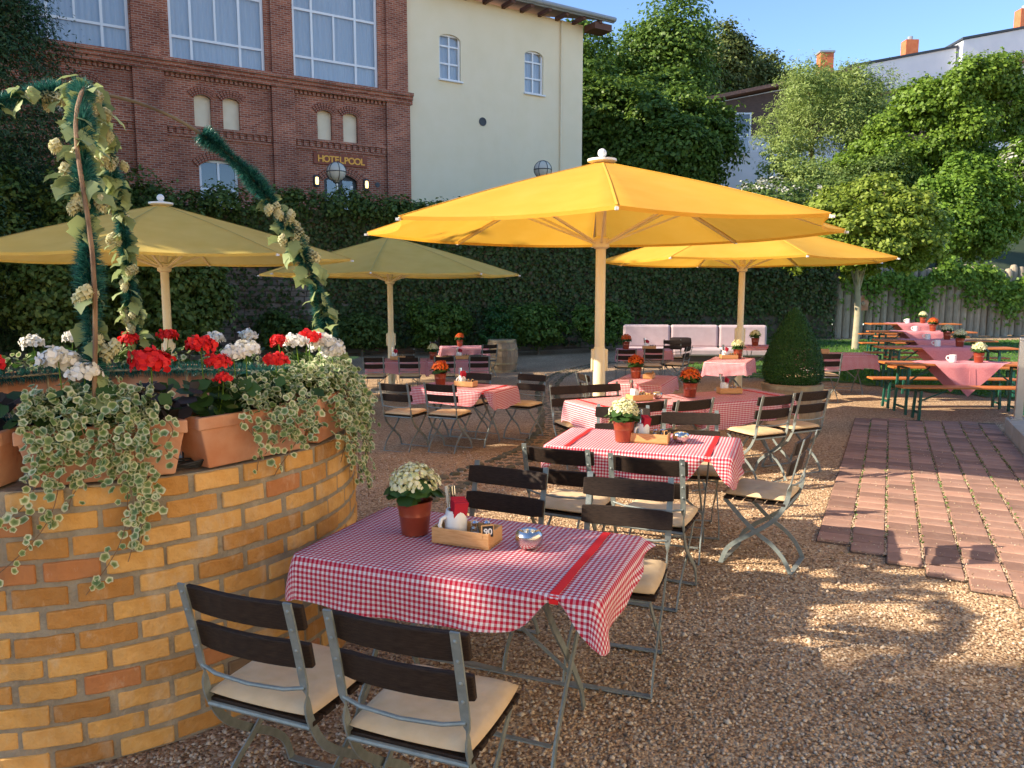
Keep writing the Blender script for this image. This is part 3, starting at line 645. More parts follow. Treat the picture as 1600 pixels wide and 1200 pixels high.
# door with dark frame
dr = MB().box((-3.15, .2, 5.5), (1.5, .05, 2.5)).build('door', M['anthracite'], brick_h)
for x in (-3.5, -2.8): MB().box((x, .165, 5.6), (.46, .03, 1.8)).build('pane', M['glass'], dr)
MB().box((-3.12, .15, 5.35), (.03, .05, .3)).build('handle', M['chrome'], dr)
MB().box((-2.62, .14, 6.25), (.13, .02, .12)).build('notice', M['white'], dr)
for x in (-4.25, -2.0):
    l = MB().lathe([(0, -.26), (.10, -.25), (.14, -.16), (.14, .16), (.10, .25), (0, .26)], 14).build('wall_lamp', M['anthracite'], brick_h, smooth=True, loc=(x, -.05, 6.38)); l.scale = (1, .55, 1)
    g = MB().lathe([(0, -.17), (.07, -.15), (.085, 0), (.07, .15), (0, .17)], 12).build('lamp_glass', M['lit_lamp'], l, smooth=True, loc=(0, -.09, 0))
o = MB().lathe([(0, 0), (.11, 0), (.11, .02), (0, .02)], 16).build('wall_vent', M['anthracite'], brick_h, loc=(-1.45, -.005, 6.42), rot=(R(90), 0, 0))
sb = MB().box((-3.15, -.05, 7.33), (2.4, .06, .46)).build('sign_board', M['sign_board'], brick_h, bevel=.01)
def text_mesh(txt, size, ext=.01):
    cu = bpy.data.curves.new('text', 'FONT'); cu.body = txt; cu.size = size; cu.extrude = ext; cu.align_x = 'CENTER'; cu.offset = size*.022
    ob = bpy.data.objects.new('text', cu); COL.objects.link(ob); dg = bpy.context.evaluated_depsgraph_get()
    me = bpy.data.meshes.new_from_object(ob.evaluated_get(dg)); bpy.data.objects.remove(ob); return me
wds = dict(H=.245, O=.27, T=.215, E=.215, L=.2, P=.225); tot = sum(wds[c] for c in 'HOTELPOOL'); x = -3.12 - tot/2
for c in 'HOTELPOOL':
    o = mesh_obj('letter', text_mesh(c, .39, .012), M['letter'], sb, loc=(x + wds[c]/2, -.094, 7.2), rot=(R(90), 0, 0)); x += wds[c]

cream_h = facade_root('cream_hotel_wing'); tag(cream_h, 'cream rendered hotel wing with two arched windows and wide eaves', 'building')
yw = [(1.75, 2.88, 11.45, 13.5), (6.45, 7.58, 11.45, 13.5)]
mb = MB(); wall_holes(mb, .12, 10.05, 3.6, 15.25, yw, .06, .28)
for h in yw: arch_fill(mb, h[0], h[1], h[3], .26, .057, .3)
mb.add([(10.05, .06, 3.6), (10.05, 10, 3.6), (10.05, 10, 15.25), (10.05, .06, 15.25), (.12, 10, 15.25), (.12, .06, 15.25)], [(0, 1, 2, 3), (5, 3, 2, 4)])
mb.build('wall', M['cream_wall'], cream_h)
for h in yw:
    fr = window(cream_h, h[0], h[1], h[2], h[3], .22, [(h[0] + h[1])/2], [12.2, 12.98], .09, True)
    MB().box(((h[0] + h[1])/2, .02, h[2] - .04), (h[1] - h[0] + .12, .2, .07)).build('window_sill', M['frame_white'], cream_h)
rf = MB().add([(.12, -1.0, 15.35), (11.2, -1.0, 15.35), (11.2, 6, 17.6), (.12, 6, 17.6), (.12, -1.0, 15.47), (11.2, -1.0, 15.47), (11.2, 6, 17.75), (.12, 6, 17.75)], [(0, 1, 2, 3), (4, 7, 6, 5), (0, 4, 5, 1), (1, 5, 6, 2), (2, 6, 7, 3), (3, 7, 4, 0)]).build('roof', M['tile'], cream_h)
MB().tube([(.12, -1.06, 15.42), (11.25, -1.06, 15.42)], .11, 10).build('gutter', M['roof_metal'], rf)
MB().box((5.7, -.95, 15.36), (11.1, .12, .16)).build('fascia', M['roof_metal'], rf)
for k in range(10): MB().box((1.0 + k*1.05, -.42, 15.25), (.16, 1.0, .19)).build('rafter', M['rafter'], rf)
MB().box((10.65, -.4, 15.05), (1.1, .9, .32)).build('eave_return', M['rafter'], rf)
MB().tube([(8.64, -.02, 4), (8.64, -.02, 15.2)], .055, 8).build('downpipe', M['cream_wall'], cream_h)
v = MB().lathe([(0, 0), (.2, 0), (.2, .03), (.15, .03), (.15, .01), (0, .01)], 20).build('round_vent', M['anthracite'], cream_h, loc=(4.04, .055, 9.78), rot=(R(90), 0, 0))
MB().box((3.9, .0, 5.4), (1.9, .1, .9)).build('basement_opening', M['anthracite'], cream_h)

# ------------------------------------------------------------------ retaining wall with ivy
wl = (WB - WA).length; wang = math.atan2(WB.y - WA.y, WB.x - WA.x)
rw = empty('retaining_wall', (WA.x, WA.y, -.5), wang); tag(rw, 'old natural stone retaining wall overgrown with ivy', 'wall')
MB().box((wl/2, .25, 2.45), (wl, .5, 4.9)).build('wall_core', M['mortar_wall'], rw)
st = MB().box((0, 0, 0), (1, .1, 1)); s0 = None
z = .1; row = 0
while z < 3.5:
    hgt = random.uniform(.17, .25); x = 10.6 + random.uniform(0, .3)
    while x < 18.2:
        L_ = random.uniform(.3, .62)
        kw = dict(loc=(x + L_/2, -.03 + random.uniform(-.02, .015), z + hgt/2), scale=(L_ - .03, 1, hgt - .03), rot=(0, random.uniform(-.015, .015), 0))
        if s0 is None: s0 = st.build('stone', M['stone'], rw); s0.location = kw['loc']; s0.scale = kw['scale']
        else: inst(s0, rw, **kw)
        x += L_
    z += hgt
# low stones seen behind the sofa
for z in (.12, .34, .55, .75):
    x = 26.2 + random.uniform(0, .3)
    while x < 33:
        L_ = random.uniform(.4, .75); inst(s0, rw, loc=(x + L_/2, -.03, z + .1), scale=(L_ - .03, 1, .19)); x += L_
def wall_pt(t, h, out): 
    d = Vector((math.cos(wang), math.sin(wang), 0)); nrm = Vector((math.sin(wang), -math.cos(wang), 0)); p = WA + d*t + nrm*out
    return (p.x, p.y, -.5 + h)
iv = []; inn = []
dens_cut = lambda t, h: (11.2 < t < 17.6 and .3 < h < 3.2)
while len(iv) < 64000:
    t, h = random.uniform(2, wl), random.uniform(.2, 5.0)
    f = math.sin(t*1.7)*.5 + math.sin(t*.63 + 2 + h)*.6 + math.sin(h*2.1 + t*.4)*.4
    if dens_cut(t, h) and random.random() < .80 + .15*(f < 0): continue
    if h < 1.3 and t > 24 and random.random() < .7: continue
    iv.append(wall_pt(t, h, .05 + abs(random.gauss(0, .11)) + .10*max(0, f)))
    inn.append((math.sin(wang) + random.gauss(0, .45), -math.cos(wang) + random.gauss(0, .45), .45 + random.gauss(0, .35)))
ivy = leaves('wall_ivy', np.array(iv), np.array(inn), RNG.uniform(.09, .17, len(iv)), M['l_ivy'], aspect=.9)
tag(ivy, 'dark ivy covering the stone retaining wall', kind='stuff')
# overgrown hedge on top of the wall
for (t0, t1, hh, lab) in ((1, 11.5, 1.3, 'dark overgrown hedge on the wall top at the left below the brick building'), (11.5, 19.5, .75, 'trimmed dark hedge on the wall below the hotel door'), (19.5, 28, .45, 'low ivy hedge on the wall below the cream wing'), (28, 37, .9, 'dark shrubby hedge on the wall right of the cream wing')):
    hd = empty('wall_hedge', wall_pt((t0 + t1)/2, 4.9, 0)); tag(hd, lab, 'hedge')
    bl = []
    t = t0
    while t < t1:
        c = wall_pt(t, 4.85 + hh*.35 + random.uniform(-.1, .2)*hh, -.15 + random.uniform(-.2, .35)); bl.append((*c, .75, .65, hh*random.uniform(.6, .9))); t += .7
    P, N = crown_pts(bl, int(1100*(t1 - t0)), .3, 30)
    c0 = np.array(hd.location); leaves('foliage', P - c0, N, RNG.uniform(.10, .18, len(P)), M['l_hedge'], hd, aspect=.7)
    MB().tube([(0, 0, -.5), (.1, -.02, .1), (.05, 0, .5)], [.06, .05, .03], 6).build('stem', M['bark'], hd)

# globe lamps behind the hedge
def globe_lamp(x, y, z, zb, r, lab):
    o = empty('globe_lamp', (x, y, zb)); tag(o, lab, 'lamp', 'globe lamps on the upper terrace')
    MB().lathe([(.05, 0), (.045, z - zb - r*1.2), (.12, z - zb - r*1.1), (.14, z - zb - r*.92)], 10).build('post', M['post_metal'], o, smooth=True)
    g = MB().lathe([(r*math.sin(PI*k/14), -r*math.cos(PI*k/14)) for k in range(15)], 24).build('globe', M['globe_glass'], o, smooth='all', loc=(0, 0, z - zb))
    q = MB(); rr = r*1.03
    for k in range(3):
        a = PI*k/3; q.tube([(rr*math.cos(t)*math.cos(a), rr*math.cos(t)*math.sin(a), rr*math.sin(t)) for t in np.linspace(0, 2*PI, 25)], .014, 5)
    q.tube([(rr*math.cos(t), rr*math.sin(t), 0) for t in np.linspace(0, 2*PI, 25)], .018, 5)
    q.build('cage', M['anthracite'], o, loc=(0, 0, z - zb))
globe_lamp(-6.28, 28.2, 5.94, 4.3, .34, 'white caged globe lamp in front of the hotel door')
globe_lamp(1.22, 31.2, 6.47, 4.3, .34, 'white caged globe lamp in front of the cream wing')

# ------------------------------------------------------------------ log palisade fence
fa, fb = Vector((12.75, 30.4, -.15)), Vector((23.9, 32.3, -.15)); fl = (fb - fa).length
fen = empty('log_palisade_fence', fa, math.atan2(fb.y - fa.y, fb.x - fa.x)); tag(fen, 'grey vertical log palisade fence behind the beer tables', 'fence')
lg = MB(); lg.lathe([(.155, 0), (.16, 1.3), (.15, 2.72), (.10, 2.85), (0, 2.88)], 12); l0 = None; x = .1
while x < fl:
    kw = dict(loc=(x, random.uniform(-.04, .04), random.uniform(-.12, .06)), rot=(random.uniform(-.01, .01), random.uniform(-.012, .012), random.uniform(0, 6)))
    if l0 is None: l0 = lg.build('log', M['log'], fen, smooth=True, **kw)
    else: inst(l0, fen, scale=(random.uniform(.9, 1.08),)*2 + (1,), **kw)
    x += .325
MB().box((fl/2, .2, 2.0), (fl, .08, .14)).build('rail', M['log'], fen)
iv = []; inn = []
nv = Vector((fen.rotation_euler.z,)*1 + (0,)) if False else None
ca, sa = math.cos(fen.rotation_euler.z), math.sin(fen.rotation_euler.z)
while len(iv) < 9000:
    t = random.uniform(0, fl); h = 2.62 + .3*math.sin(t*1.3 + 1) + .2*math.sin(t*3.1) - abs(random.gauss(0, .62)) + random.gauss(0, .12)
    if h < .3 or (t < 2.2 and h < 2.2 and random.random() < .6): continue
    if math.sin(t*2.3) + math.sin(t*.9 + 1) < -.2 and h < 2.1 and random.random() < .8: continue
    of_ = .2 + abs(random.gauss(0, .12)); p = fa + Vector((ca*t + sa*of_, sa*t - ca*of_, h)); iv.append(tuple(p)); inn.append((sa + random.gauss(0, .5), -ca + random.gauss(0, .5), .5 + random.gauss(0, .4)))
tag(leaves('fence_creeper', np.array(iv), np.array(inn), RNG.uniform(.10, .2, len(iv)), M['l_bright'], aspect=.8), 'bright green creeper hanging over the log fence', kind='stuff')
pl = empty('wall_plaque', (13.72, 30.28, 1.2), fen.rotation_euler.z); tag(pl, 'small terracotta house shaped plaque hung on the log fence', 'plaque')
MB().prism([(-.22, -.25), (.22, -.25), (.26, .08), (.12, .3), (0, .36), (-.12, .3), (-.26, .08)], 0, .06, Matrix.Rotation(R(90), 4, 'X')).build('plate', M['terracotta'], pl)
MB().lathe([(0, 0), (.1, 0), (.07, .06), (0, .08)], 12, M=Matrix.Translation((0, -.06, .02)) @ Matrix.Rotation(R(90), 4, 'X')).build('relief', M['barrel'], pl, smooth=True)

# ------------------------------------------------------------------ trees and shrubs
def tree(name, label, base, blobs, n, size, mat, trunk_r, trunk_top, barkm='bark', cat='tree', group=None, clump=.16, lobed=False, limbs=5, per=38, aspect=.62, shell=(.72, 1.04)):
    o = empty(name, base); tag(o, label, cat, group)
    q = MB(); b = Vector(base); top = Vector(trunk_top)
    q.tube([(0, 0, -.4), tuple((top - b)*.35 + Vector((.05, .03, 0))), tuple((top - b)*.7 + Vector((-.04, .02, 0))), tuple(top - b)], [trunk_r*1.15, trunk_r, trunk_r*.75, trunk_r*.35], 9)
    for k in range(limbs):
        bl = blobs[k % len(blobs)]; st = (top - b)*random.uniform(.45, .8)
        e = Vector(bl[:3]) - b + Vector((random.uniform(-.5, .5)*bl[3], random.uniform(-.5, .5)*bl[4], random.uniform(-.1, .5)*bl[5]))
        q.tube([tuple(st), tuple(st.lerp(e, .5) + Vector((0, 0, .1*bl[5]))), tuple(e)], [trunk_r*.45, trunk_r*.3, trunk_r*.1], 6)
    q.build('trunk', M[barkm], o, smooth=True)
    P, N = crown_pts(blobs, n, clump, per, shell); leaves('crown', P - np.array(base), N, RNG.uniform(size[0], size[1], len(P)), M[mat], o, lobed=lobed, aspect=aspect)
    return o
def blobset(c, r, k, spread=.6, seed=0):
    rn = random.Random(seed); out = [(*c, r[0]*.66, r[1]*.66, r[2]*.66)]
    for i in range(k):
        a = rn.uniform(0, 2*PI); e = rn.uniform(-.5, .9); s = rn.uniform(.24, .5)
        out.append((c[0] + math.cos(a)*r[0]*spread*math.sqrt(1 - min(.9, e*e)), c[1] + math.sin(a)*r[1]*spread*math.sqrt(1 - min(.9, e*e)), c[2] + e*r[2]*spread, r[0]*s, r[1]*s, r[2]*s))
    return out
# round maple on the lawn
gmb = []; rn_ = random.Random(5)
for k in range(46):
    a_ = k*2.399; e_ = 1 - 1.55*(k + .5)/46; q_ = math.sqrt(max(0, 1 - e_*e_)); gmb.append((11.05 + 1.95*q_*math.cos(a_)*rn_.uniform(.85, 1.1), 24.5 + 1.9*q_*math.sin(a_)*rn_.uniform(.85, 1.1), 3.35 + 1.45*e_*rn_.uniform(.9, 1.08), rn_.uniform(.42, .72), rn_.uniform(.42, .72), rn_.uniform(.28, .42)))
tree('globe_maple', 'round clipped maple tree on a thin trunk in front of the log fence', (10.95, 24.5, -.15), gmb, 60000, (.085, .16), 'l_globe', .10, (10.95, 24.5, 3.3), 'trunk_pale', aspect=.8, clump=.30, per=60, limbs=9, shell=(.5, 1.1))
# forest on the hill
fo = [(4.5, 56, 5.4, 22.0, 0), (8.2, 60, 5.2, 23.5, 0), (12.2, 62, 5.6, 25.6, 0), (16.6, 68, 4.4, 24.6, 1), (20.8, 70, 4.2, 23.6, 1), (6.0, 50, 4.0, 15.5, 0), (10.4, 52, 4.2, 16.5, 0), (9.8, 55, 3.2, 17.0, 0), (.0, 62, 5, 23.5, 1), (24.5, 72, 5, 23.6, 1), (9.0, 47, 3.0, 12.5, 0)]
flab = ['tall dark green tree right beside the cream wing', 'tall broad tree at the left end of the wooded skyline', 'tallest rounded tree crown on the wooded skyline', 'olive green tree right of the tallest crown on the skyline', 'thin olive tree at the right end of the wooded skyline', 'lower dark tree in the wood next to the cream wing', 'lower dark tree in the middle of the wood', 'lower dark tree in the wood beside the white house', 'tree top showing behind the roof of the cream wing', 'olive tree top showing behind the pale willow', 'low dark tree at the foot of the wood']
for (x, y, r, top, k), lab in zip(fo, flab):
    zb = hill_z(x, y); cz = top - r*1.0
    tree('forest_tree', lab, (x, y, zb), blobset((x, y, (cz + zb + 3)/2 + .6), (r, r*.8, (top - zb)*.5), 12, .62, int(x*7 + y)), 30000, (.22, .40), ['l_forest', 'l_forest2'][k], .3, (x, y, cz), group='trees of the wood on the hill', clump=.2, per=24)
# trees in front of the white house
tree('willow_tree', 'airy pale green willow in front of the white house', (18.7, 47, hill_z(18.7, 47)), blobset((18.0, 46, 11.2), (3.5, 2.3, 3.7), 24, .8, 5), 34000, (.15, .28), 'l_willow', .16, (17.4, 47, 12), aspect=.3, clump=.22, per=22, shell=(.5, 1.2))
bmb = []
for (bu, bz, br) in ((17.0, 7.6, 1.5), (18.2, 8.6, 1.6), (19.3, 9.9, 1.7), (20.5, 11.0, 1.6), (21.9, 11.8, 1.6), (23.3, 11.9, 1.4), (24.5, 11.2, 1.4), (25.2, 9.8, 1.3), (20.0, 8.3, 1.7), (21.6, 9.6, 2.0), (23.2, 9.6, 1.8), (22.0, 7.6, 1.7), (23.9, 7.8, 1.5), (18.6, 6.7, 1.4), (20.4, 6.6, 1.4)):
    for k in range(3): bmb.append((bu + random.uniform(-.7, .7), 39 + random.uniform(-1.4, 1.2), bz + random.uniform(-.5, .5), br*random.uniform(.45, .8), br*random.uniform(.45, .8), br*random.uniform(.35, .6)))
tree('broad_maple', 'broad bright green maple below the roofs of the white houses', (21.5, 39, hill_z(21.5, 39)), bmb, 76000, (.12, .23), 'l_maple', .22, (21.5, 39, 9), aspect=.8, shell=(.7, 1.05), clump=.26, per=44)
tree('slope_shrub', 'dense green shrub on the slope below the willow', (14.6, 40, hill_z(14.6, 40)), blobset((14.8, 40, 6.9), (2.9, 2, 2.3), 20, .7, 9), 24000, (.11, .20), 'l_willow', .1, (14.6, 40, 7), cat='shrub', clump=.2, per=26)
tree('slope_shrub', 'dense dark green shrub behind the round maple', (16.8, 37, hill_z(16.8, 37)), blobset((16.4, 37, 5.6), (3.4, 2.2, 2.5), 10, .7, 10), 30000, (.10, .19), 'l_hedge', .1, (16.8, 37, 5.6), cat='shrub', clump=.2, per=26)
bs = tree('blossom_shrub', 'white flowering shrub behind the tip of the yellow umbrella', (11.6, 34.5, hill_z(11.6, 34.5)), blobset((11.9, 34.5, 5.5), (2.0, 1.4, 1.25), 8, .7, 12), 11000, (.13, .22), 'l_hedge', .07, (11.6, 34.5, 5.5), cat='shrub', clump=.22, per=26)
P, N = crown_pts(blobset((11.9, 34.3, 5.6), (2.05, 1.45, 1.3), 8, .7, 12), 1500, .2, 12); leaves('blossoms', P - np.array(bs.location), N, RNG.uniform(.09, .16, len(P)), M['l_blossom'], bs, aspect=.9)
tree('garden_tree', 'tall light green leafy tree above the fence at the right edge', (19.4, 34.4, hill_z(19.4, 35)), blobset((19.6, 34.2, 4.9), (2.6, 1.5, 3.0), 18, .76, 14), 46000, (.11, .21), 'l_bright', .12, (19.4, 34.4, 6), clump=.2, per=26, aspect=.75)
tree('slope_shrub', 'dark leafy shrub above the fence directly behind the round maple', (14.6, 34.0, hill_z(14.6, 34)), blobset((14.6, 34.2, 3.6), (2.2, 1.3, 1.7), 12, .74, 15), 20000, (.10, .19), 'l_hedge', .10, (14.6, 34, 4), cat='shrub', clump=.22, per=26)
wt = tree('blossom_tree', 'white blossoming tree cut by the right edge of the picture', (25.0, 36, hill_z(25, 36)), blobset((24.7, 36, 7.2), (2.2, 2, 2.6), 9, .7, 16), 20000, (.12, .2), 'l_bright', .12, (25, 36, 7), clump=.2, per=26)
P, N = crown_pts(blobset((24.5, 35.6, 7.2), (2.2, 1.9, 2.4), 9, .7, 16), 3000, .2, 20); leaves('blossoms', P - np.array(wt.location), N, RNG.uniform(.12, .22, len(P)), M['l_blossom'], wt, aspect=.9)
tree('slim_cypress', 'slim pointed cypress between cream wing and yellow umbrella', (6.1, 34, 4.4), [(6.1, 34, 5.2, .38, .38, 1.0), (6.1, 34, 6.1, .25, .25, .7)], 3500, (.09, .16), 'l_bright', .05, (6.1, 34, 6.2), cat='shrub', limbs=2)
tree('grey_shrub', 'grey green rounded shrub beside the slim cypress', (7.3, 34.4, 4.4), blobset((7.3, 34.4, 5.3), (.8, .7, .7), 5, .6, 18), 4500, (.09, .16), 'l_willow', .05, (7.3, 34.4, 5.3), cat='shrub', limbs=3)
tree('dark_shrub', 'dark feathery shrub left of the slim cypress', (4.9, 34, 4.4), blobset((4.9, 34, 5.3), (.9, .7, 1.0), 5, .6, 19), 4500, (.10, .18), 'l_forest2', .05, (4.9, 34, 5.3), cat='shrub', limbs=3)
ys_ = tree('yellow_shrub', 'small bright yellow flowering shrub above the yellow umbrella', (7.0, 33.2, 4.4), blobset((7.0, 33.2, 4.95), (.55, .45, .4), 5, .6, 20), 1800, (.08, .13), 'l_yellowfl', .04, (7, 33.2, 4.9), cat='shrub', limbs=3)
# shrubs along the wall foot
for k, (x, y, r, h, lab, mt) in enumerate(((-7.6, 25.6, 1.0, 1.5, 'leafy dark shrub at the wall behind the garland', 'l_hedge'), (-5.2, 26.4, 1.1, 1.7, 'dark bush at the wall left of the second khaki umbrella pole', 'l_hedge'), (-2.6, 26.6, 1.25, 1.95, 'broad bush at the wall right of the khaki umbrella pole', 'l_forest'), (.9, 26.8, 1.2, 2.0, 'broad bush at the wall right of the boxwood cone', 'l_forest'), (3.2, 26.8, 1.1, 2.1, 'tall bush at the wall behind the yellow umbrella pole', 'l_forest'), (-10.2, 24.2, 1.3, 2.2, 'dark bush at the wall behind the left umbrella', 'l_hedge'))):
    tree('wall_shrub', lab, (x, y, -.5), blobset((x, y, -.5 + h*.5), (r, r*.8, h*.52), 7, .6, 30 + k), 7500, (.09, .17), mt, .05, (x, y, h*.5), cat='shrub', group='shrubs along the foot of the wall', clump=.24, per=26, limbs=4)
tree('boxwood_cone', 'small dark boxwood cone at the wall behind the oak barrel', (-.5, 25.2, -.5), [(-.5, 25.2, .1, .62, .62, .6), (-.5, 25.2, .75, .42, .42, .55), (-.5, 25.2, 1.35, .22, .22, .45)], 6000, (.06, .11), 'l_box', .05, (-.5, 25.2, 1.0), cat='topiary', limbs=2, clump=.12)
# big hedge and conifer at the left
tree('tall_conifer', 'tall dark conifer at the upper left corner', (-14.3, 20.8, 0), [(-14.3, 20.8, 3, 2.6, 2.4, 3.0), (-14.3, 20.8, 7, 2.6, 2.3, 3.2), (-14.3, 20.8, 10, 2.1, 1.9, 2.6), (-14.3, 20.8, 12.5, 1.2, 1.1, 1.8)], 110000, (.07, .17), 'l_conifer', .3, (-14.3, 20.8, 13), clump=.13, per=46, aspect=.3)
for (x, y, rx, ry, rz, lab, sd) in ((-11.9, 20.2, 1.9, 1.2, 2.9, 'high loose hedge behind the garland at the left', 41), (-9.6, 21.4, 1.6, 1.1, 2.3, 'high dark hedge section above the left umbrella', 42), (-14.3, 18.6, 1.7, 1.4, 3.0, 'high hedge section cut by the left edge', 43)):
    tree('tall_hedge', lab, (x, y, -.45), blobset((x, y, rz*.95 - .3), (rx, ry, rz), 14, .72, sd), 24000, (.10, .20), 'l_hedge', .1, (x, y, rz), cat='hedge', clump=.18, per=26)
# trees outside the frame that shade the left side and the foreground
for (x, y, z, r, rz, nn, lab, sd) in ((-12.0, .15, 7.2, 2.3, 2.1, 3600, 'broad tree left of the camera, outside the picture', 51), (-14.4, 10.9, 7.8, 3.0, 2.5, 19000, 'tree left of the first khaki umbrella, outside the picture', 52), (-15.2, 14.8, 9.8, 3.3, 3.6, 13000, 'tall tree left of the second khaki umbrella, outside the picture', 53), (-13.2, 6.7, 7.0, 2.2, 1.25, 4800, 'slim tree between the shade trees, outside the picture', 55)):
    tree('shade_tree', lab, (x, y, 0), blobset((x, y, z), (r, r, rz), 10, .72, sd), nn, (.22, .4), 'l_forest', .25, (x, y, z - .5), clump=.2, per=20)
for k, (x, y, h) in enumerate(((-19.3, 23.2, 20), (-23, 24, 21), (-22, 20.5, 19))):
    tree('tall_conifer', ['tall conifer outside the left edge nearest the garden', 'tallest conifer outside the left edge by the brick building', 'farthest conifer outside the left edge'][k], (x, y, 0), [(x, y, h*.3, 3, 3, h*.25), (x, y, h*.6, 2.5, 2.5, h*.25), (x, y, h*.85, 1.5, 1.5, h*.16)], 14000, (.3, .6), 'l_conifer', .3, (x, y, h*.9), clump=.2, per=24)

# ------------------------------------------------------------------ white terraced houses on the hill
hz = empty('white_terraced_house', (14.8, 58, 11)); tag(hz, 'white terraced house with dark timber upper storey and balcony window', 'house')
mb = MB(); mb.add([(0, 0, -2), (10.5, 1.5, -2), (10.5, 1.5, 6.6), (0, 0, 4.3), (0, 8, -2), (10.5, 8, -2), (10.5, 8, 6.6), (0, 8, 4.3)], [(0, 1, 2, 3), (4, 0, 3, 7), (1, 5, 6, 2), (5, 4, 7, 6)]); mb.build('wall', M['white_wall'], hz)
MB().add([(.02, -.06, 1.9), (10.5, 1.44, 2.4), (10.5, 1.44, 6.5), (.02, -.06, 4.25), (.02, .1, 1.9), (10.5, 1.6, 2.4), (10.5, 1.6, 6.5), (.02, .1, 4.25)], [(0, 1, 2, 3), (0, 3, 7, 4), (0, 4, 5, 1)]).build('timber_cladding', M['dark_wood'], hz)
rf = MB().add([(-.8, -.9, 4.25), (10.6, .6, 6.75), (10.6, 8.5, 6.75), (-.8, 8.5, 4.25), (-.8, -.9, 4.5), (10.6, .6, 7.0), (10.6, 8.5, 7.0), (-.8, 8.5, 4.5)], [(0, 1, 2, 3), (4, 7, 6, 5), (0, 4, 5, 1), (0, 3, 7, 4), (1, 5, 6, 2)]).build('roof', M['tile'], hz)
MB().tube([(-.9, -.95, 4.3), (-.9, 8, 4.3)], .1, 8).build('gutter', M['roof_metal'], rf); MB().tube([(-.75, -.9, 4.25), (-.3, -.12, 3.6), (-.12, -.12, -2)], .08, 8).build('downpipe', M['frame_white'], rf)
fr = window(hz, 1.5, 2.7, .6, 3.6, .1, [], [2.1], .12, False); fr.location = (0, .02, 0)
bal = MB()
for k in range(7): bal.box((1.1 + k*.33, -.35, 1.3), (.04, .04, 1.0))
bal.box((2.1, -.35, 1.82), (2.2, .06, .06)); bal.box((2.1, -.35, .8), (2.2, .06, .06)); bal.build('balcony_rail', M['frame_white'], hz)
MB().box((9.1, 3.2, 7.6), (1.0, .8, 2.0)).build('chimney', M['chimney'], hz); MB().box((9.1, 3.2, 8.68), (1.15, .95, .14)).build('chimney_cap', M['roof_metal'], hz)
def party_house(x0, x1, y, z0, z1, chx, chz, lab):
    o = empty('white_terraced_house', (x0, y, 11)); tag(o, lab, 'house'); L_ = x1 - x0
    MB().add([(0, 0, -3), (L_, 1, -3), (L_, 1, z1 - 11), (0, 0, z0 - 11), (0, 9, -3), (L_, 9, -3), (L_, 9, z1 - 11), (0, 9, z0 - 11)], [(0, 1, 2, 3), (4, 0, 3, 7), (1, 5, 6, 2), (5, 4, 7, 6), (3, 2, 6, 7)]).build('wall', M['white_wall'], o)
    MB().add([(-.1, -.12, z0 - 10.98), (L_ + .1, .88, z1 - 10.98), (L_ + .1, 9, z1 - 10.98), (-.1, 9, z0 - 10.98), (-.1, -.12, z0 - 10.82), (L_ + .1, .88, z1 - 10.82), (L_ + .1, 9, z1 - 10.82), (-.1, 9, z0 - 10.82)], [(0, 1, 2, 3), (4, 7, 6, 5), (0, 4, 5, 1), (0, 3, 7, 4), (1, 5, 6, 2)]).build('roof', M['anthracite'], o)
    MB().box((L_*.5, -.5, z0 - 13.6), (L_, 1.0, .25), Matrix.Rotation(-math.atan2(z1 - z0, L_)*1.0, 4, 'Y')).build('lower_roof', M['tile'], o)
    MB().box((L_*.5, -.25, z0 - 15.4), (L_ - .1, .5, 2.9)).build('timber_cladding', M['dark_wood'], o)
    c = MB().box((chx - x0, 2.0, chz - 11 - .9), (.95, .8, 2.4)).build('chimney', M['chimney'], o); MB().lathe([(.18, 0), (.2, .3), (0, .34)], 8, (chx - x0, 2.0, chz - 10.7)).build('chimney_pot', M['roof_metal'], o)
    for k in range(2): MB().lathe([(0, 0), (.12, 0), (.12, .05), (0, .05)], 8).build('wall_anchor', M['anthracite'], o, loc=(L_*(.35 + .35*k), -.01 + .4*k, z0 - 12.2 + .3*k), rot=(R(90), 0, 0))
party_house(24.9, 33.2, 59, 18.0, 19.7, 30.2, 20.2, 'white terraced house with sloping parapet and middle chimney')
party_house(33.4, 44, 59.5, 20.1, 22.2, 39.0, 22.6, 'white terraced house with sloping parapet at the right edge')

# ------------------------------------------------------------------ unseen restaurant front behind the camera at right, added to bounce warm light
rb = empty('restaurant_building', (3.6, -3.0, 0), math.atan2(.898, .44)); tag(rb, 'cream restaurant front facing the garden, outside the picture', 'building')
mb = MB(); hol = [(1 + 2.6*k, 2.6 + 2.6*k, .9, 2.5) for k in range(4)]
mb2 = MB(); wall_holes(mb2, -6, 10.2, 0, 6.4, hol, 0, .25); mb2.build('wall', M['cream_wall'], rb)
for h in hol: window(rb, h[0], h[1], h[2], h[3], .15, [(h[0] + h[1])/2], [], .08, False)
MB().box((2.1, -.3, 6.5), (16.6, 1.2, .2)).build('eaves', M['rafter'], rb)

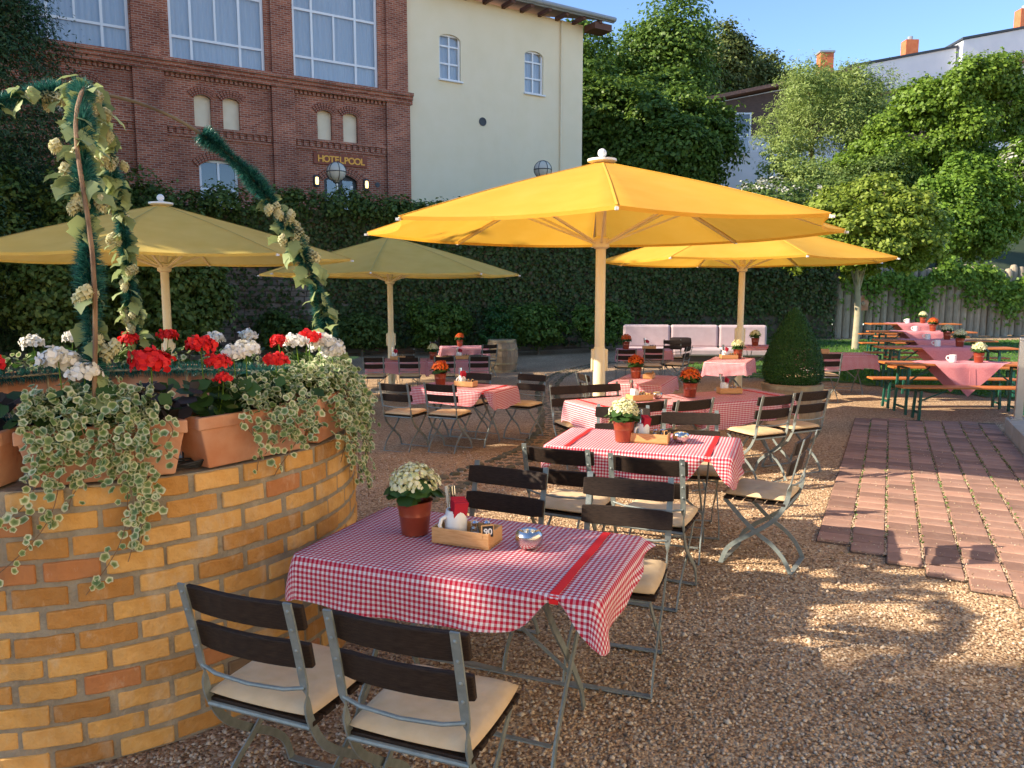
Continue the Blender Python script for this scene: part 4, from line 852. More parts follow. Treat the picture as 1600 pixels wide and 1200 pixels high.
# ------------------------------------------------------------------ folding chair
def curve_pts(p, n=5): return [Vector((0, a[0], a[1])) for a in catm(p, n)]
def make_chair():
    o = empty('folding_chair')
    A = curve_pts([(-.275, .865), (-.235, .70), (-.205, .56), (-.185, .46), (-.12, .345), (0, .245), (.10, .175), (.17, .105), (.205, .012)])
    B = curve_pts([(.20, .435), (.11, .345), (0, .245), (-.10, .18), (-.175, .105), (-.225, .012)])
    for sx in (-1, 1):
        sides = []
        for p in A:
            f = sm(.50, .60, p.z); sides.append((1 - f, f*.98, f*.2))
        q = MB(); q.bar([p + Vector((sx*.196, 0, 0)) for p in A], .028, .007, sides)
        for zz, yy in ((.838, -.2685), (.775, -.2535), (.705, -.236), (.645, -.223)):
            q.lathe([(.0065, 0), (.006, .003), (.003, .005), (0, .005)], 8, M=Matrix.Translation((sx*.196, yy - .003, zz)) @ Matrix.Rotation(R(90), 4, 'X'))
        q.build('leg', M['steel'], o, smooth=True)
        q = MB(); q.bar([p + Vector((sx*.178, 0, 0)) for p in B], .026, .006, (1, 0, 0)); q.build('leg', M['steel'], o, smooth=True)
    MB().bar([(-.2, .205, .012), (.2, .205, .012)], .03, .006, (0, 0, 1)).build('foot_bar', M['steel'], o)
    MB().bar([(-.182, -.225, .012), (.182, -.225, .012)], .03, .006, (0, 0, 1)).build('foot_bar', M['steel'], o)
    MB().tube([(-.196, -.208, .575), (-.13, -.222, .565), (0, -.228, .56), (.13, -.222, .565), (.196, -.208, .575)], .0065, 8).build('back_rod', M['steel'], o, smooth=True)
    MB().tube([(-.196, -.185, .435), (.196, -.185, .435)], .009, 8).build('seat_rod', M['steel'], o, smooth=True)
    MB().tube([(-.178, .19, .425), (.178, .19, .425)], .007, 8).build('seat_rod', M['steel'], o, smooth=True)
    for (zc, yc, t) in ((.805, -.243, -.24), (.675, -.212, -.22)):
        q = MB(); n = 9; hh, th = .046, .009; vs = []
        for i in range(n):
            x = -.218 + .436*i/(n - 1); y = -.018*(1 - (x/.218)**2) * 1.0
            e = .006 if i in (0, n - 1) else 0
            for (dy, dz) in ((-th, -hh + e), (th, -hh + e), (th, hh - e), (-th, hh - e)): vs.append((x, y + dy, dz))
        fs = [(i*4 + j, i*4 + (j + 1) % 4, (i + 1)*4 + (j + 1) % 4, (i + 1)*4 + j) for i in range(n - 1) for j in range(4)] + [(3, 2, 1, 0), tuple((n - 1)*4 + j for j in range(4))]
        q.add(vs, fs).build('backrest_slat', M['slat'], o, loc=(0, yc + .018, zc), rot=(-t*.9, 0, 0), bevel=.004)
    for k in range(6):
        MB().box((0, 0, 0), (.405, .052, .016)).build('seat_slat', M['slat'], o, loc=(0, -.155 + k*.066, .445), bevel=.003)
    # cushion
    n = 15; top = []; bot = []
    for j in range(n):
        for i in range(n):
            a, b = 2*i/(n - 1) - 1, 2*j/(n - 1) - 1
            px = .205*a*(1 - .045*b*b*a*a); py = .205*b*(1 - .045*a*a*b*b)
            r = max(abs(a), abs(b)); e = (1 - r**6)**.5 if r < 1 else 0
            d = .010*math.exp(-(a*a + b*b)/.03); wob = .003*math.sin(5*a + 2*b)*math.sin(4*b + 1)
            top.append((px, py, .455 + .020 + .024*e - d + wob*e)); bot.append((px, py, .455 + .018 - .018*e))
    fs = []
    for j in range(n - 1):
        for i in range(n - 1):
            q0 = j*n + i; fs.append((q0, q0 + 1, q0 + n + 1, q0 + n)); fs.append((n*n + q0, n*n + q0 + n, n*n + q0 + n + 1, n*n + q0 + 1))
    ring = [i for i in range(n)] + [j*n + n - 1 for j in range(1, n)] + [(n - 1)*n + i for i in range(n - 2, -1, -1)] + [j*n for j in range(n - 2, 0, -1)]
    for a, b in zip(ring, ring[1:] + ring[:1]): fs.append((a, n*n + a, n*n + b, b))
    MB().add(top + bot, fs).build('seat_cushion', M['cushion'], o, smooth='all', loc=(0, .01, 0))
    return o
chair0 = make_chair(); used = [False]
GRP = 'folding garden chairs with beige cushions'
def chair(bx, by, ang, toward=False, label='', dist=.24):
    # bx,by: where the top of the backrest stands; ang: direction of the backrest; toward: faces the camera
    a = R(ang) + (PI if toward else 0)
    x = bx - math.sin(a)*dist; y = by + math.cos(a)*dist
    o = copy_tree(chair0) if used[0] else chair0; used[0] = True
    o.location = (x, y, ground_z(x, y)); o.rotation_euler = (0, 0, a); tag(o, label, 'chair', GRP); return o
chair(-.81, 2.20, -22, False, 'dark slatted folding chair in front, beside the brick well')
chair(-.32, 2.01, -21, False, 'dark slatted folding chair nearest the camera, right of the one by the well')
chair(-.02, 3.83, -26, True, 'dark chair facing the camera behind the cutlery of the front table')
chair(.56, 3.60, -19, True, 'dark chair facing the camera at the right back of the front table')
chair(.26, 4.33, -26, False, 'left dark chair with its back to the camera at the second table')
chair(.73, 4.07, -25, False, 'right dark chair with its back to the camera at the second table')
chair(1.83, 4.72, -25+ -65 + 148 - 0, False, 'chair seen from the side at the right end of the second table')
chair(.89, 6.10, -12, True, 'chair facing the camera behind the flower pot of the second table')
chair(1.36, 5.78, -10, True, 'chair facing the camera behind the cruet tray of the second table')
chair(1.16, 6.62, 24, False, 'left chair on the near side of the long third table')
chair(1.62, 6.78, 26, False, 'middle chair on the near side of the long third table')
chair(2.49, 7.16, 26, False, 'second chair from the right on the near side of the long third table')
chair(3.00, 7.58, 27, False, 'rightmost chair on the near side of the long third table')
chair(.62, 8.40, 20, True, 'left chair on the far side of the long third table')
chair(1.03, 8.66, 20, True, 'right chair on the far side of the long third table by the yellow umbrella pole')
chair(-.86, 9.10, -24, False, 'chair with bright seat in front of the table left of the drain')
chair(-1.42, 9.22, -24, False, 'chair beside the hanging ivy in front of the table left of the drain')
chair(-1.75, 6.05, -60, True, 'pale lit chair half hidden behind the ivy right of the well')
chair(-.48, 10.75, -26, True, 'chair on the far side of the table left of the drain')
chair(.28, 10.55, -30, True, 'chair at the right end of the table left of the drain')
chair(.98, 10.55, -75, False, 'chair seen edge on left of the table behind the yellow umbrella pole')
chair(-2.70, 14.9, 2, False, 'first chair from the left in the row at the shaded long table')
chair(-2.02, 15.0, 2, False, 'second chair from the left in the row at the shaded long table')
chair(-1.33, 15.1, 4, False, 'third chair from the left in the row at the shaded long table')
chair(-.65, 15.25, 6, False, 'fourth chair from the left in the row at the shaded long table')
chair(-2.4, 17.2, 2, True, 'chair on the far side of the shaded long table by the umbrella pole')
chair(-.55, 19.0, 25, False, 'chair in front of the rear table beside the oak barrel')
chair(-2.05, 20.2, 75, True, 'chair at the left end of the rear table before the wall')
chair(2.44, 16.3, 0, False, 'left dark chair in front of the mauve sofa')
chair(3.0, 16.2, -4, False, 'right dark chair in front of the mauve sofa')
chair(3.75, 16.3, 60, False, 'tilted chair at the right end of the sofa table')
chair(3.85, 18.4, -6, True, 'chair facing the camera between sofa and sofa table')
chair(5.1, 13.1, 115, False, 'chair with tan seat beside the half barrel planter')
chair(5.35, 12.9, -3, False, 'chair at the small table right of the boxwood cone')

# ------------------------------------------------------------------ folding table with gingham cloth
def make_table():
    o = empty('folding_table'); hl, hw = .60, .35
    for k in range(6): MB().box((0, -.29 + k*.116, .728), (1.19, .105, .022)).build('top_slat', M['slat'], o)
    for sx in (-1, 1):
        x = sx*.40
        for k, sy in enumerate((-1, 1)):
            MB().bar([(x + sx*.012*sy, sy*.30, .715), (x + sx*.012*sy, sy*.16, .53), (x + sx*.012*sy, -sy*.08, .27), (x + sx*.012*sy, -sy*.2, .12), (x + sx*.012*sy, -sy*.25, .005)], .03, .009, (1, 0, 0)).build('leg', M['steel'], o)
        MB().box((x, 0, .708), (.03, .62, .016)).build('top_rail', M['steel'], o)
        MB().bar([(x, .02, .27), (sx*.05, 0, .55)], .014, .006, (0, 1, 0)).build('brace', M['steel'], o)
    for sy in (-1, 1): MB().bar([(-.40, sy*.22, .11), (.40, sy*.22, .11)], .02, .006, (0, 0, 1)).build('foot_bar', M['steel'], o)
    MB().tube([(-.05, 0, .55), (.05, 0, .55)], .008, 6).build('brace_joint', M['steel'], o)
    return o
table0 = make_table(); tused = [False]
def cloth(parent_loc, rz, seed, drop=.17, straps=(1,), L=1.2, W=.7, pinch=True, slip=0):
    rn = random.Random(seed); hl, hw, rc = L/2 + .008, W/2 + .008, .03
    o = empty('gingham_tablecloth', parent_loc, rz)
    zt = .7425
    # perimeter with rounded corners
    per = []
    def edge(x0, y0, x1, y1, nx, ny, n):
        for i in range(n):
            t = i/n; per.append((x0 + (x1 - x0)*t, y0 + (y1 - y0)*t, nx, ny))
    def corner(cx, cy, a0, n=7):
        for i in range(n): a = a0 + (PI/2)*i/n; per.append((cx + rc*math.cos(a), cy + rc*math.sin(a), math.cos(a), math.sin(a)))
    a, b = hl - rc, hw - rc
    edge(-a, -hw, a, -hw, 0, -1, 52); corner(a, -b, -PI/2); edge(hl, -b, hl, b, 1, 0, 32); corner(a, b, 0)
    edge(a, hw, -a, hw, 0, 1, 52); corner(-a, b, PI/2); edge(-hl, b, -hl, -b, -1, 0, 32); corner(-a, -b, PI)
    n = len(per); m = 12; V = []; UV = []; Fc = []
    ph = [rn.uniform(0, 6.28) for _ in range(6)]
    for j in range(m + 1):
        for i, (x, y, nx, ny) in enumerate(per):
            s = i/n*2*PI; d = drop*(1 + .10*math.sin(2*s + ph[0]) + .06*math.sin(5*s + ph[1]))
            cn = abs(nx*ny)*2
            d *= 1 + .12*cn
            if x > hl - .06: d *= 1 - slip*sm(-.30, .33, y)
            pin = 0
            if pinch and abs(ny) > .9:
                for sx in straps:
                    pin = max(pin, math.exp(-((x - sx*(hl - .155))/.085)**2))
            d *= 1 - .93*pin
            t = j/m
            rip = (math.sin(s*9 + ph[2])*.5 + math.sin(s*17 + ph[3])*.3 + math.sin(s*4 + ph[4])*.5)*(1 - .6*pin)
            out = (.004 + .012*math.sin(min(1, t*3)*PI/2) + t*t*(.014 + .020*rip) + cn*.02*t*math.sin(t*PI*.8) - pin*.03*t)
            zz = zt - d*t - .004*math.sin(min(1, t*4)*PI/2) - .004
            if j == 0: out = 0; zz = zt
            V.append((x + nx*out, y + ny*out, zz)); UV.append((x + nx*d*t, y + ny*d*t))
    for j in range(m):
        for i in range(n): Fc.append((j*n + i, (j + 1)*n + i, (j + 1)*n + (i + 1) % n, j*n + (i + 1) % n))
    # top: fan of rings for gentle wrinkles
    b0 = 0; prev = list(range(n)); rings = 9
    for k in range(1, rings):
        f = 1 - k/rings; cur = []
        for i, (x, y, nx, ny) in enumerate(per):
            px, py = x*f, y*f; cur.append(len(V))
            V.append((px, py, zt + .0018*math.sin(px*13 + ph[5])*math.sin(py*17 + ph[1]) + .0012*math.sin(px*31 + py*11))); UV.append((px, py))
        for i in range(n): Fc.append((prev[i], prev[(i + 1) % n], cur[(i + 1) % n], cur[i]))
        prev = cur
    V.append((0, 0, zt)); UV.append((0, 0)); c = len(V) - 1
    for i in range(n): Fc.append((prev[i], prev[(i + 1) % n], c))
    q = MB(); q.v = V; q.f = Fc; q.mi = [0]*len(Fc); q.uv = UV
    q.build('cloth', M['gingham'], o, smooth='all')
    for sx in straps:
        xx = sx*(hl - .155); path = [(xx, -hw - .006, zt - .03), (xx, -hw - .004, zt - .004), (xx, -hw + .015, zt + .0035)] + [(xx + .002*math.sin(k), -hw + (2*hw)*k/12, zt + .0042) for k in range(1, 12)] + [(xx, hw - .015, zt + .0035), (xx, hw + .004, zt - .004), (xx, hw + .006, zt - .03)]
        MB().bar(path, .032, .002, (0, 0, 1)).build('elastic_strap', M['red_strap'], o)
    return o
def table(x, y, ang, label, clabel, seed, straps=(1,), drop=.17, z=None, slip=0):
    zz = ground_z(x, y) if z is None else z
    t = copy_tree(table0) if tused[0] else table0; tused[0] = True
    t.location = (x, y, zz); t.rotation_euler = (0, 0, R(ang)); tag(t, label, 'table', 'folding tables under gingham cloths')
    c = cloth((x, y, zz), R(ang), seed, drop, straps, slip=slip); tag(c, clabel, 'tablecloth', 'red gingham tablecloths')
    def at(lx, ly): return (x + math.cos(R(ang))*lx - math.sin(R(ang))*ly, y + math.sin(R(ang))*lx + math.cos(R(ang))*ly, zz + .748)
    return at

# ------------------------------------------------------------------ things on the tables
def flower_pot(p, mat, label, s=1.0, kind='kalanchoe'):
    o = empty('flower_pot', p, random.uniform(0, 6)); tag(o, label, 'flower pot', 'flower pots on the tables')
    h = .125*s; MB().lathe([(0, .004), (.048*s, .004), (.05*s, .0), (.058*s, h*.55), (.059*s, h*.56), (.0595*s, h*.58), (.0585*s, h*.60), (.066*s, h*.97), (.068*s, h), (.062*s, h), (.058*s, h*.85), (0, h*.84)], 24).build('pot', M['pot_copper'], o, smooth=True)
    n = 46; P = []; N = []
    for k in range(n):
        a = k*2.4; r = (.035 + .055*random.random())*s; P.append((r*math.cos(a), r*math.sin(a), h + (.015 + .05*random.random())*s)); N.append((math.cos(a)*.6, math.sin(a)*.6, .9))
    leaves('foliage', np.array(P), np.array(N), RNG.uniform(.05, .085, n)*s, M['leaf_dark'], o, lobed=True)
    nf = 210; P = []; N = []
    for k in range(nf):
        th = math.acos(1 - random.random()*.95); a = random.uniform(0, 6.283); rr = random.uniform(.85, 1.05)*s
        d = Vector((math.sin(th)*math.cos(a), math.sin(th)*math.sin(a), math.cos(th)))
        P.append((d.x*.088*rr, d.y*.088*rr, h + .045*s + d.z*.088*rr)); N.append((d.x, d.y, d.z + .15))
    P = np.array(P); N = np.array(N)
    # four petals per floret
    P4 = np.repeat(P, 4, 0) + RNG.normal(size=(nf*4, 3))*.0055*s; N4 = np.repeat(N, 4, 0) + RNG.normal(size=(nf*4, 3))*.22
    leaves('blossoms', P4, N4, RNG.uniform(.011, .017, nf*4)*s, M[mat], o, lobed=True)
    return o
def tray(p, rz, label, num=None, s=1.0):
    o = empty('wooden_tray', p, rz); tag(o, label, 'tray', 'wooden cruet trays'); l, w_, h = .25*s, .135*s, .062*s; t = .008
    MB().box((0, 0, t/2 + .001), (l, w_, t)).build('base', M['wood_tray'], o)
    for sy in (-1, 1): MB().box((0, sy*(w_/2 - t/2), h/2 + .0015), (l, t, h)).build('side', M['wood_tray'], o, bevel=.0015)
    for sx in (-1, 1): MB().box((sx*(l/2 - t/2), 0, h/2 + .002), (t, w_ - 2*t, h*1.0)).build('side', M['wood_tray'], o, bevel=.0015)
    if num:
        sg = MB().box((0, 0, 0), (.05, .006, .05)).build('number_sign', M['wood_tray'], o, loc=(l/2 - .012, -w_/2 + .018, h + .008), rot=(R(-8), 0, R(38)))
        MB().box((0, -.0036, 0), (.042, .002, .042)).build('chalkboard', M['chalk'], sg)
        mesh_obj('number', text_mesh(num, .034, .0006), M['white'], sg, loc=(0, -.0056, -.012), rot=(R(90), 0, 0))
        MB().box((0, .008, -.006), (.012, .008, .045)).build('peg', M['wood_tray'], sg)
    else:
        sg = MB().box((0, 0, 0), (.032, .006, .045)).build('sign_holder', M['wood_tray'], o, loc=(l/2 - .018, -w_/2 + .03, h + .004), rot=(0, 0, R(60)))
        MB().box((0, -.0036, 0), (.026, .002, .036)).build('chalkboard', M['chalk'], sg)
    c, s_ = math.cos(rz), math.sin(rz)
    def at(x, y, z=.011): return (p[0] + c*x*s - s_*y*s, p[1] + s_*x*s + c*y*s, p[2] + z*s)
    return at
def cutlery_mug(p, label, rz=0, s=1.0):
    o = empty('cutlery_mug', p, rz); tag(o, label, 'mug', 'white mugs with cutlery')
    mg = MB().lathe([(0, .002), (.040*s, .002), (.045*s, .012*s), (.046*s, .085*s), (.040*s, .108*s), (.040*s, .113*s), (.034*s, .113*s), (.036*s, .09*s), (.036*s, .015*s), (0, .014*s)], 20).build('mug', M['ceramic'], o, smooth=True)
    MB().tube([(0, -.044*s, .09*s), (0, -.066*s, .082*s), (0, -.074*s, .058*s), (0, -.064*s, .034*s), (0, -.044*s, .026*s)], .008*s, 8).build('handle', M['ceramic'], mg, smooth=True)
    for k in range(9):
        x, y = -.012 + random.uniform(-.016, .012), random.uniform(-.02, .02); lean = -.12 + random.uniform(-.10, .04)
        b = Vector((x*s, y*s, .018*s)); e = b + Vector((lean*.9, random.uniform(-.05, .05), 1)).normalized()*.185*s
        MB().bar([tuple(b), tuple(b.lerp(e, .5)), tuple(e)], .012*s, .003*s, (random.uniform(-1, 1), 1, 0)).build('cutlery', M['chrome'], o)
    npk = MB()
    for k in range(4):
        npk.add([((.004 + .006*k)*s, -.026*s, .03*s), ((.004 + .006*k)*s, .026*s, .03*s), ((.012 + .010*k)*s, .034*s, (.165 - .006*k)*s), ((.012 + .010*k)*s, -.030*s, (.172 - .006*k)*s), ((.008 + .006*k)*s, -.026*s, .03*s), ((.008 + .006*k)*s, .026*s, .03*s), ((.017 + .010*k)*s, .034*s, (.163 - .006*k)*s), ((.017 + .010*k)*s, -.030*s, (.17 - .006*k)*s)], [(0, 1, 2, 3), (7, 6, 5, 4), (0, 3, 7, 4), (1, 5, 6, 2), (2, 6, 7, 3)])
    npk.build('napkins', M['red_napkin'], o)
def shaker(p, label, fill, s=1.0):
    o = empty('salt_shaker' if fill == 'salt' else 'pepper_shaker', p); tag(o, label, 'shaker', 'salt and pepper shakers')
    MB().lathe([(0, 0), (.018*s, 0), (.02*s, .01*s), (.017*s, .045*s), (.013*s, .056*s)], 14).build('glass_body', M['glass'], o, smooth=True)
    MB().lathe([(0, .002*s), (.016*s, .002*s), (.0165*s, .025*s), (0, .027*s)], 12).build('contents', M[fill], o, smooth=True)
    MB().lathe([(.0145*s, .055*s), (.0155*s, .068*s), (.010*s, .075*s), (0, .076*s)], 14).build('cap', M['chrome'], o, smooth=True)
def ashtray(p, label, s=1.0):
    o = empty('ashtray', p); tag(o, label, 'ashtray', 'steel wind ashtrays on the tables')
    MB().lathe([(0, .001), (.034*s, .001), (.05*s, .014*s), (.0555*s, .034*s), (.053*s, .052*s)], 28).build('bowl', M['chrome'], o, smooth=True)
    MB().lathe([(.0535*s, .053*s), (.048*s, .064*s), (.038*s, .069*s), (.027*s, .066*s), (.024*s, .050*s), (.036*s, .040*s)], 28).build('lid', M['chrome'], o, smooth=True)
    MB().lathe([(0, .034*s), (.045*s, .034*s), (.045*s, .036*s), (0, .037*s)], 16).build('ash_bed', M['soil'], o)
def cruet_set(at, lx, ly, rz, where, num=None, s=1.0, small=False):
    ta = tray(at(lx, ly), rz, f'wooden tray {where}' if not num else 'wooden tray with the number 90 sign on the front table', num, s)
    cutlery_mug(ta(-.055, .01), f'white mug with cutlery and red napkins {where}', rz - .6, s)
    shaker(ta(.028, .012), f'glass salt shaker {where}', 'salt', s)
    shaker(ta(.072, .03), f'glass pepper shaker {where}', 'soil', s)

at = table(-.15, 2.95, -21.5, 'folding steel table in front beside the brick well', 'red gingham cloth on the front table beside the well', 1, (1,), .15, slip=.86)
flower_pot(at(-.29, .045), 'flower_cream', 'copper pot of cream white flowers on the front table', 1.12)
cruet_set(at, -.04, .02, R(-21.5) - .02, 'on the front table', '90')
ashtray(at(.215, .045), 'round steel ashtray on the front table')
at = table(.90, 5.14, -20, 'folding steel table second from the front', 'red gingham cloth on the second table', 2, (1, -1), .16)
flower_pot(at(-.13, -.06), 'flower_cream', 'copper pot of cream white flowers on the second table', 1.12)
cruet_set(at, .045, -.02, R(-20), 'on the second table')
ashtray(at(.24, .03), 'round steel ashtray on the second table')
ca27, sa27 = math.cos(R(25)), math.sin(R(25))
at = table(1.80 - .625*ca27, 8.02 - .625*sa27, 25, 'left folding table of the long third row', 'red gingham cloth on the left half of the long third table', 3, (-1,), .22)
cruet_set(at, .08, .0, R(25), 'on the left half of the long third table')
ashtray(at(.33, .04), 'round steel ashtray on the long third table')
at = table(1.80 + .625*ca27, 8.02 + .625*sa27, 25, 'right folding table of the long third row', 'red gingham cloth on the right half of the long third table', 4, (1,), .24)
flower_pot(at(-.47, .08), 'flower_orange', 'copper pot of orange flowers on the long third table', 1.2)
cruet_set(at, .1, .12, R(5), 'on the right half of the long third table')
at = table(1.86, 10.75, 68, 'folding table behind the yellow umbrella pole', 'red gingham cloth on the table behind the yellow umbrella pole', 5, (), .17)
flower_pot(at(.1, .14), 'flower_orange', 'copper pot of orange flowers right behind the yellow umbrella pole', 1.25)
ta = tray(at(.15, -.04), R(70), 'wooden tray on the table behind the yellow umbrella pole')
at = table(3.92, 13.75, 66, 'folding table beside the half barrel planter', 'red gingham cloth on the table before the far yellow umbrella pole', 6, (), .22)
cruet_set(at, .15, .05, R(0), 'on the table before the far yellow umbrella pole', s=1.2)
flower_pot(at(.38, -.08), 'flower_cream', 'pot of white flowers on the table before the far yellow umbrella pole', 1.3)
at = table(3.0, 17.45, -6, 'folding table in front of the mauve sofa', 'red gingham cloth on the table in front of the mauve sofa', 7, (), .2)
flower_pot(at(-.4, .05), 'flower_orange', 'copper pot of orange flowers in front of the mauve sofa', 1.3)
cruet_set(at, .12, 0, R(-6), 'in front of the mauve sofa', s=1.2)
at = table(5.55, 16.6, -8, 'folding table at the right end of the mauve sofa', 'red gingham cloth at the right end of the mauve sofa', 8, (), .06)
flower_pot(at(-.28, 0), 'flower_cream', 'pot of cream flowers at the right end of the mauve sofa', 1.3)
at = table(-.62, 9.95, -25, 'folding table left of the cobble drain', 'red gingham cloth on the table left of the cobble drain', 9, (1,), .2)
flower_pot(at(-.34, -.04), 'flower_orange', 'copper pot of orange flowers on the table left of the cobble drain', 1.25)
cruet_set(at, .02, 0, R(-25), 'on the table left of the cobble drain', s=1.1)
at = table(-2.35, 15.75, 4, 'left folding table of the shaded long row', 'red gingham cloth on the left half of the shaded long table', 10, (), .26)
cruet_set(at, .0, 0, R(4), 'on the left half of the shaded long table', s=1.2)
at = table(-1.13, 15.85, 4, 'right folding table of the shaded long row', 'red gingham cloth on the right half of the shaded long table', 11, (), .26)
flower_pot(at(-.5, 0), 'flower_cream', 'pot of white flowers on the shaded long table', 1.25)
cruet_set(at, .1, .05, R(4), 'on the right half of the shaded long table', s=1.2)
at = table(-1.25, 19.9, 8, 'rear folding table before the wall beside the barrel', 'red gingham cloth on the rear table beside the barrel', 12, (), .2)
flower_pot(at(-.1, .05), 'flower_orange', 'pot of dark orange flowers on the rear table beside the barrel', 1.3)
at = table(5.95, 14.05, -4, 'small folding table right of the boxwood cone', 'red gingham cloth on the table right of the boxwood cone', 13, (), .26)
ta = tray(at(-.3, 0), R(-4), 'wooden tray on the table right of the boxwood cone', s=1.2)
cutlery_mug(at(-.5, .1), 'mug with cutlery on the table right of the boxwood cone', 0, 1.3)

# ------------------------------------------------------------------ umbrellas
def umbrella(x, y, rim, apex, rad, rot, cm, label, ptilt=0):
    zg = ground_z(x, y); o = empty('parasol', (x, y, zg)); tag(o, label, 'umbrella', 'large market umbrellas'); rim -= zg; apex -= zg
    MB().lathe([(.06, 0), (.06, apex - .06)], 14).build('pole', M['cream_pole'], o, smooth=True)
    MB().lathe([(.074, .0), (.074, 1.25), (.062, 1.28)], 14).build('pole_sleeve', M['cream_pole'], o, smooth=True)
    MB().box((0, 0, 1.12), (.2, .05, .26)).build('crank_bracket', M['cream_pole'], o, bevel=.01)
    MB().lathe([(.45, 0), (.45, .05), (.1, .09)], 24).build('base_plate', M['concrete'], o)
    MB().lathe([(.11, 0), (.17, .02), (.17, .045), (.06, .06), (.035, .07)], 20).build('top_plate', M['white'], o, smooth=True, loc=(0, 0, apex - .005))
    MB().lathe([(0, -.052)] + [(.052*math.sin(PI*k/10), -.052*math.cos(PI*k/10)) for k in range(1, 10)] + [(0, .052)], 14).build('finial', M['white'], o, smooth='all', loc=(0, 0, apex + .11))
    # canopy: eight panels, edges drawn in between the ribs, sagging a little
    nr, ns = 10, 10; V = []; Fc = []; N8 = 8*ns
    for j in range(nr + 1):
        t = j/nr
        for i in range(N8):
            k, f = divmod(i, ns); f /= ns; a0 = rot + k*PI/4; a1 = a0 + PI/4
            p0 = Vector((math.cos(a0), math.sin(a0), 0)); p1 = Vector((math.cos(a1), math.sin(a1), 0)); p = p0.lerp(p1, f)
            w_ = 4*f*(1 - f); rr = (.07 + (rad - .07)*t)*(1 - .055*w_*t)
            z = apex - (apex - rim)*(t**.97) - .045*w_*t*(1 - .35*t) + .03*math.sin(PI*t)
            V.append((p.x*rr, p.y*rr, z))
    for j in range(nr):
        for i in range(N8): Fc.append((j*N8 + i, (j + 1)*N8 + i, (j + 1)*N8 + (i + 1) % N8, j*N8 + (i + 1) % N8))
    # narrow hem folded under
    for i in range(N8):
        v = Vector(V[nr*N8 + i]); V.append((v.x*.997, v.y*.997, v.z - .035))
    for i in range(N8): Fc.append((nr*N8 + i, (nr + 1)*N8 + i, (nr + 1)*N8 + (i + 1) % N8, nr*N8 + (i + 1) % N8))
    q = MB(); q.v = V; q.f = Fc; q.mi = [0]*len(Fc); cn = q.build('canopy', M[cm], o, smooth=True)
    for k in range(8):
        a = rot + k*PI/4; d = Vector((math.cos(a), math.sin(a), 0)); sd = Vector((-d.y, d.x, 0))
        pts = [d*(.07 + (rad - .07)*t) + Vector((0, 0, apex - (apex - rim)*(t**.97) + .03*math.sin(PI*t) + .003)) for t in np.linspace(.03, 1, 8)]
        MB().bar([tuple(p) for p in pts], .003, .022, tuple(sd)).build('seam', M[cm + '_seam'], cn)
    hub = rim - .14
    MB().lathe([(.07, 0), (.10, .02), (.10, .12), (.07, .14)], 14).build('runner', M['cream_pole'], o, smooth=True, loc=(0, 0, hub - .07))
    for k in range(8):
        a = rot + k*PI/4; d = Vector((math.cos(a), math.sin(a), 0)); sd = Vector((-d.y, d.x, 0))
        pts = []
        for t in (.03, .25, .5, .75, 1.0):
            rr = .07 + (rad - .07)*t; pts.append(d*rr + Vector((0, 0, apex - (apex - rim)*(t**.97) + .03*math.sin(PI*t) - .028)))
        MB().bar([tuple(p) for p in pts], .036, .02, tuple(sd)).build('rib', M['cream_pole'], o)
        e = pts[2] + Vector((0, 0, -.01)); b = d*.09 + Vector((0, 0, hub))
        MB().bar([tuple(b), tuple(e)], .024, .026, tuple(sd)).build('strut', M['cream_pole'], o)
        MB().box(tuple(d*(rad + .02) + Vector((0, 0, rim - .03))), (.03, .03, .025)).build('rib_tip', M['white'], cn)
    return o
umbrella(1.05, 9.2, 2.44, 3.22, 2.80, R(-4), 'canopy_yellow', 'large bright yellow umbrella in the middle of the garden')
umbrella(4.42, 14.9, 2.30, 3.05, 2.75, R(4), 'canopy_yellow', 'second yellow umbrella farther back on the right')
umbrella(-5.15, 11.5, 2.22, 2.98, 2.72, R(8), 'canopy_khaki', 'shaded khaki umbrella behind the garland at the left')
umbrella(-2.6, 16.5, 2.08, 2.86, 2.75, R(2), 'canopy_khaki', 'shaded khaki umbrella farther back left of the middle')

# ------------------------------------------------------------------ barrels, topiary, sofa
def barrel(name, p, r, h, label, cat, cut=False):
    o = empty(name, p); tag(o, label, cat); n = 22
    st0 = None
    for k in range(n):
        if st0 is None:
            vs = []; zs = [0, h*.25, h*.5, h*.75, h]
            if cut: rs = [r*.86, r*.93, r*.98, r*1.0, r*1.0]
            else: rs = [r*.84, r*.96, r, r*.96, r*.84]
            g = PI/n*.97
            for z_, rr in zip(zs, rs):
                for (q, aa) in ((rr, -g), (rr, g), (rr - .025, g), (rr - .025, -g)): vs.append((q*math.cos(aa), q*math.sin(aa), z_))
            fs = [(i*4 + j, i*4 + (j + 1) % 4, (i + 1)*4 + (j + 1) % 4, (i + 1)*4 + j) for i in range(4) for j in range(4)] + [(3, 2, 1, 0), (16, 17, 18, 19)]
            st0 = MB().add(vs, fs).build('stave', M['barrel'], o)
        else: inst(st0, o, rot=(0, 0, 2*PI*k/n))
    for (z_, rr) in (((.93, 1.005), (.2, .925)) if cut else ((.97, .87), (.72, .975), (.28, .975), (.04, .87))):
        MB().lathe([(rr*r - .01, z_*h - .025), (rr*r + .006, z_*h - .025), (rr*r + .008, z_*h + .025), (rr*r - .01, z_*h + .025)], 32).build('hoop', M['hoop'], o, smooth=True)
    MB().lathe([(0, h*.9), (r*.9, h*.9), (r*.9, h*.92), (0, h*.93)], 22).build('soil' if cut else 'lid', M['soil'] if cut else M['barrel'], o)
    return o
barrel('oak_barrel', (-.27, 20.9, ground_z(-.27, 20.9)), .44, .86, 'upright oak wine barrel at the end of the drain', 'barrel')
TZ = ground_z(3.86, 10.5)
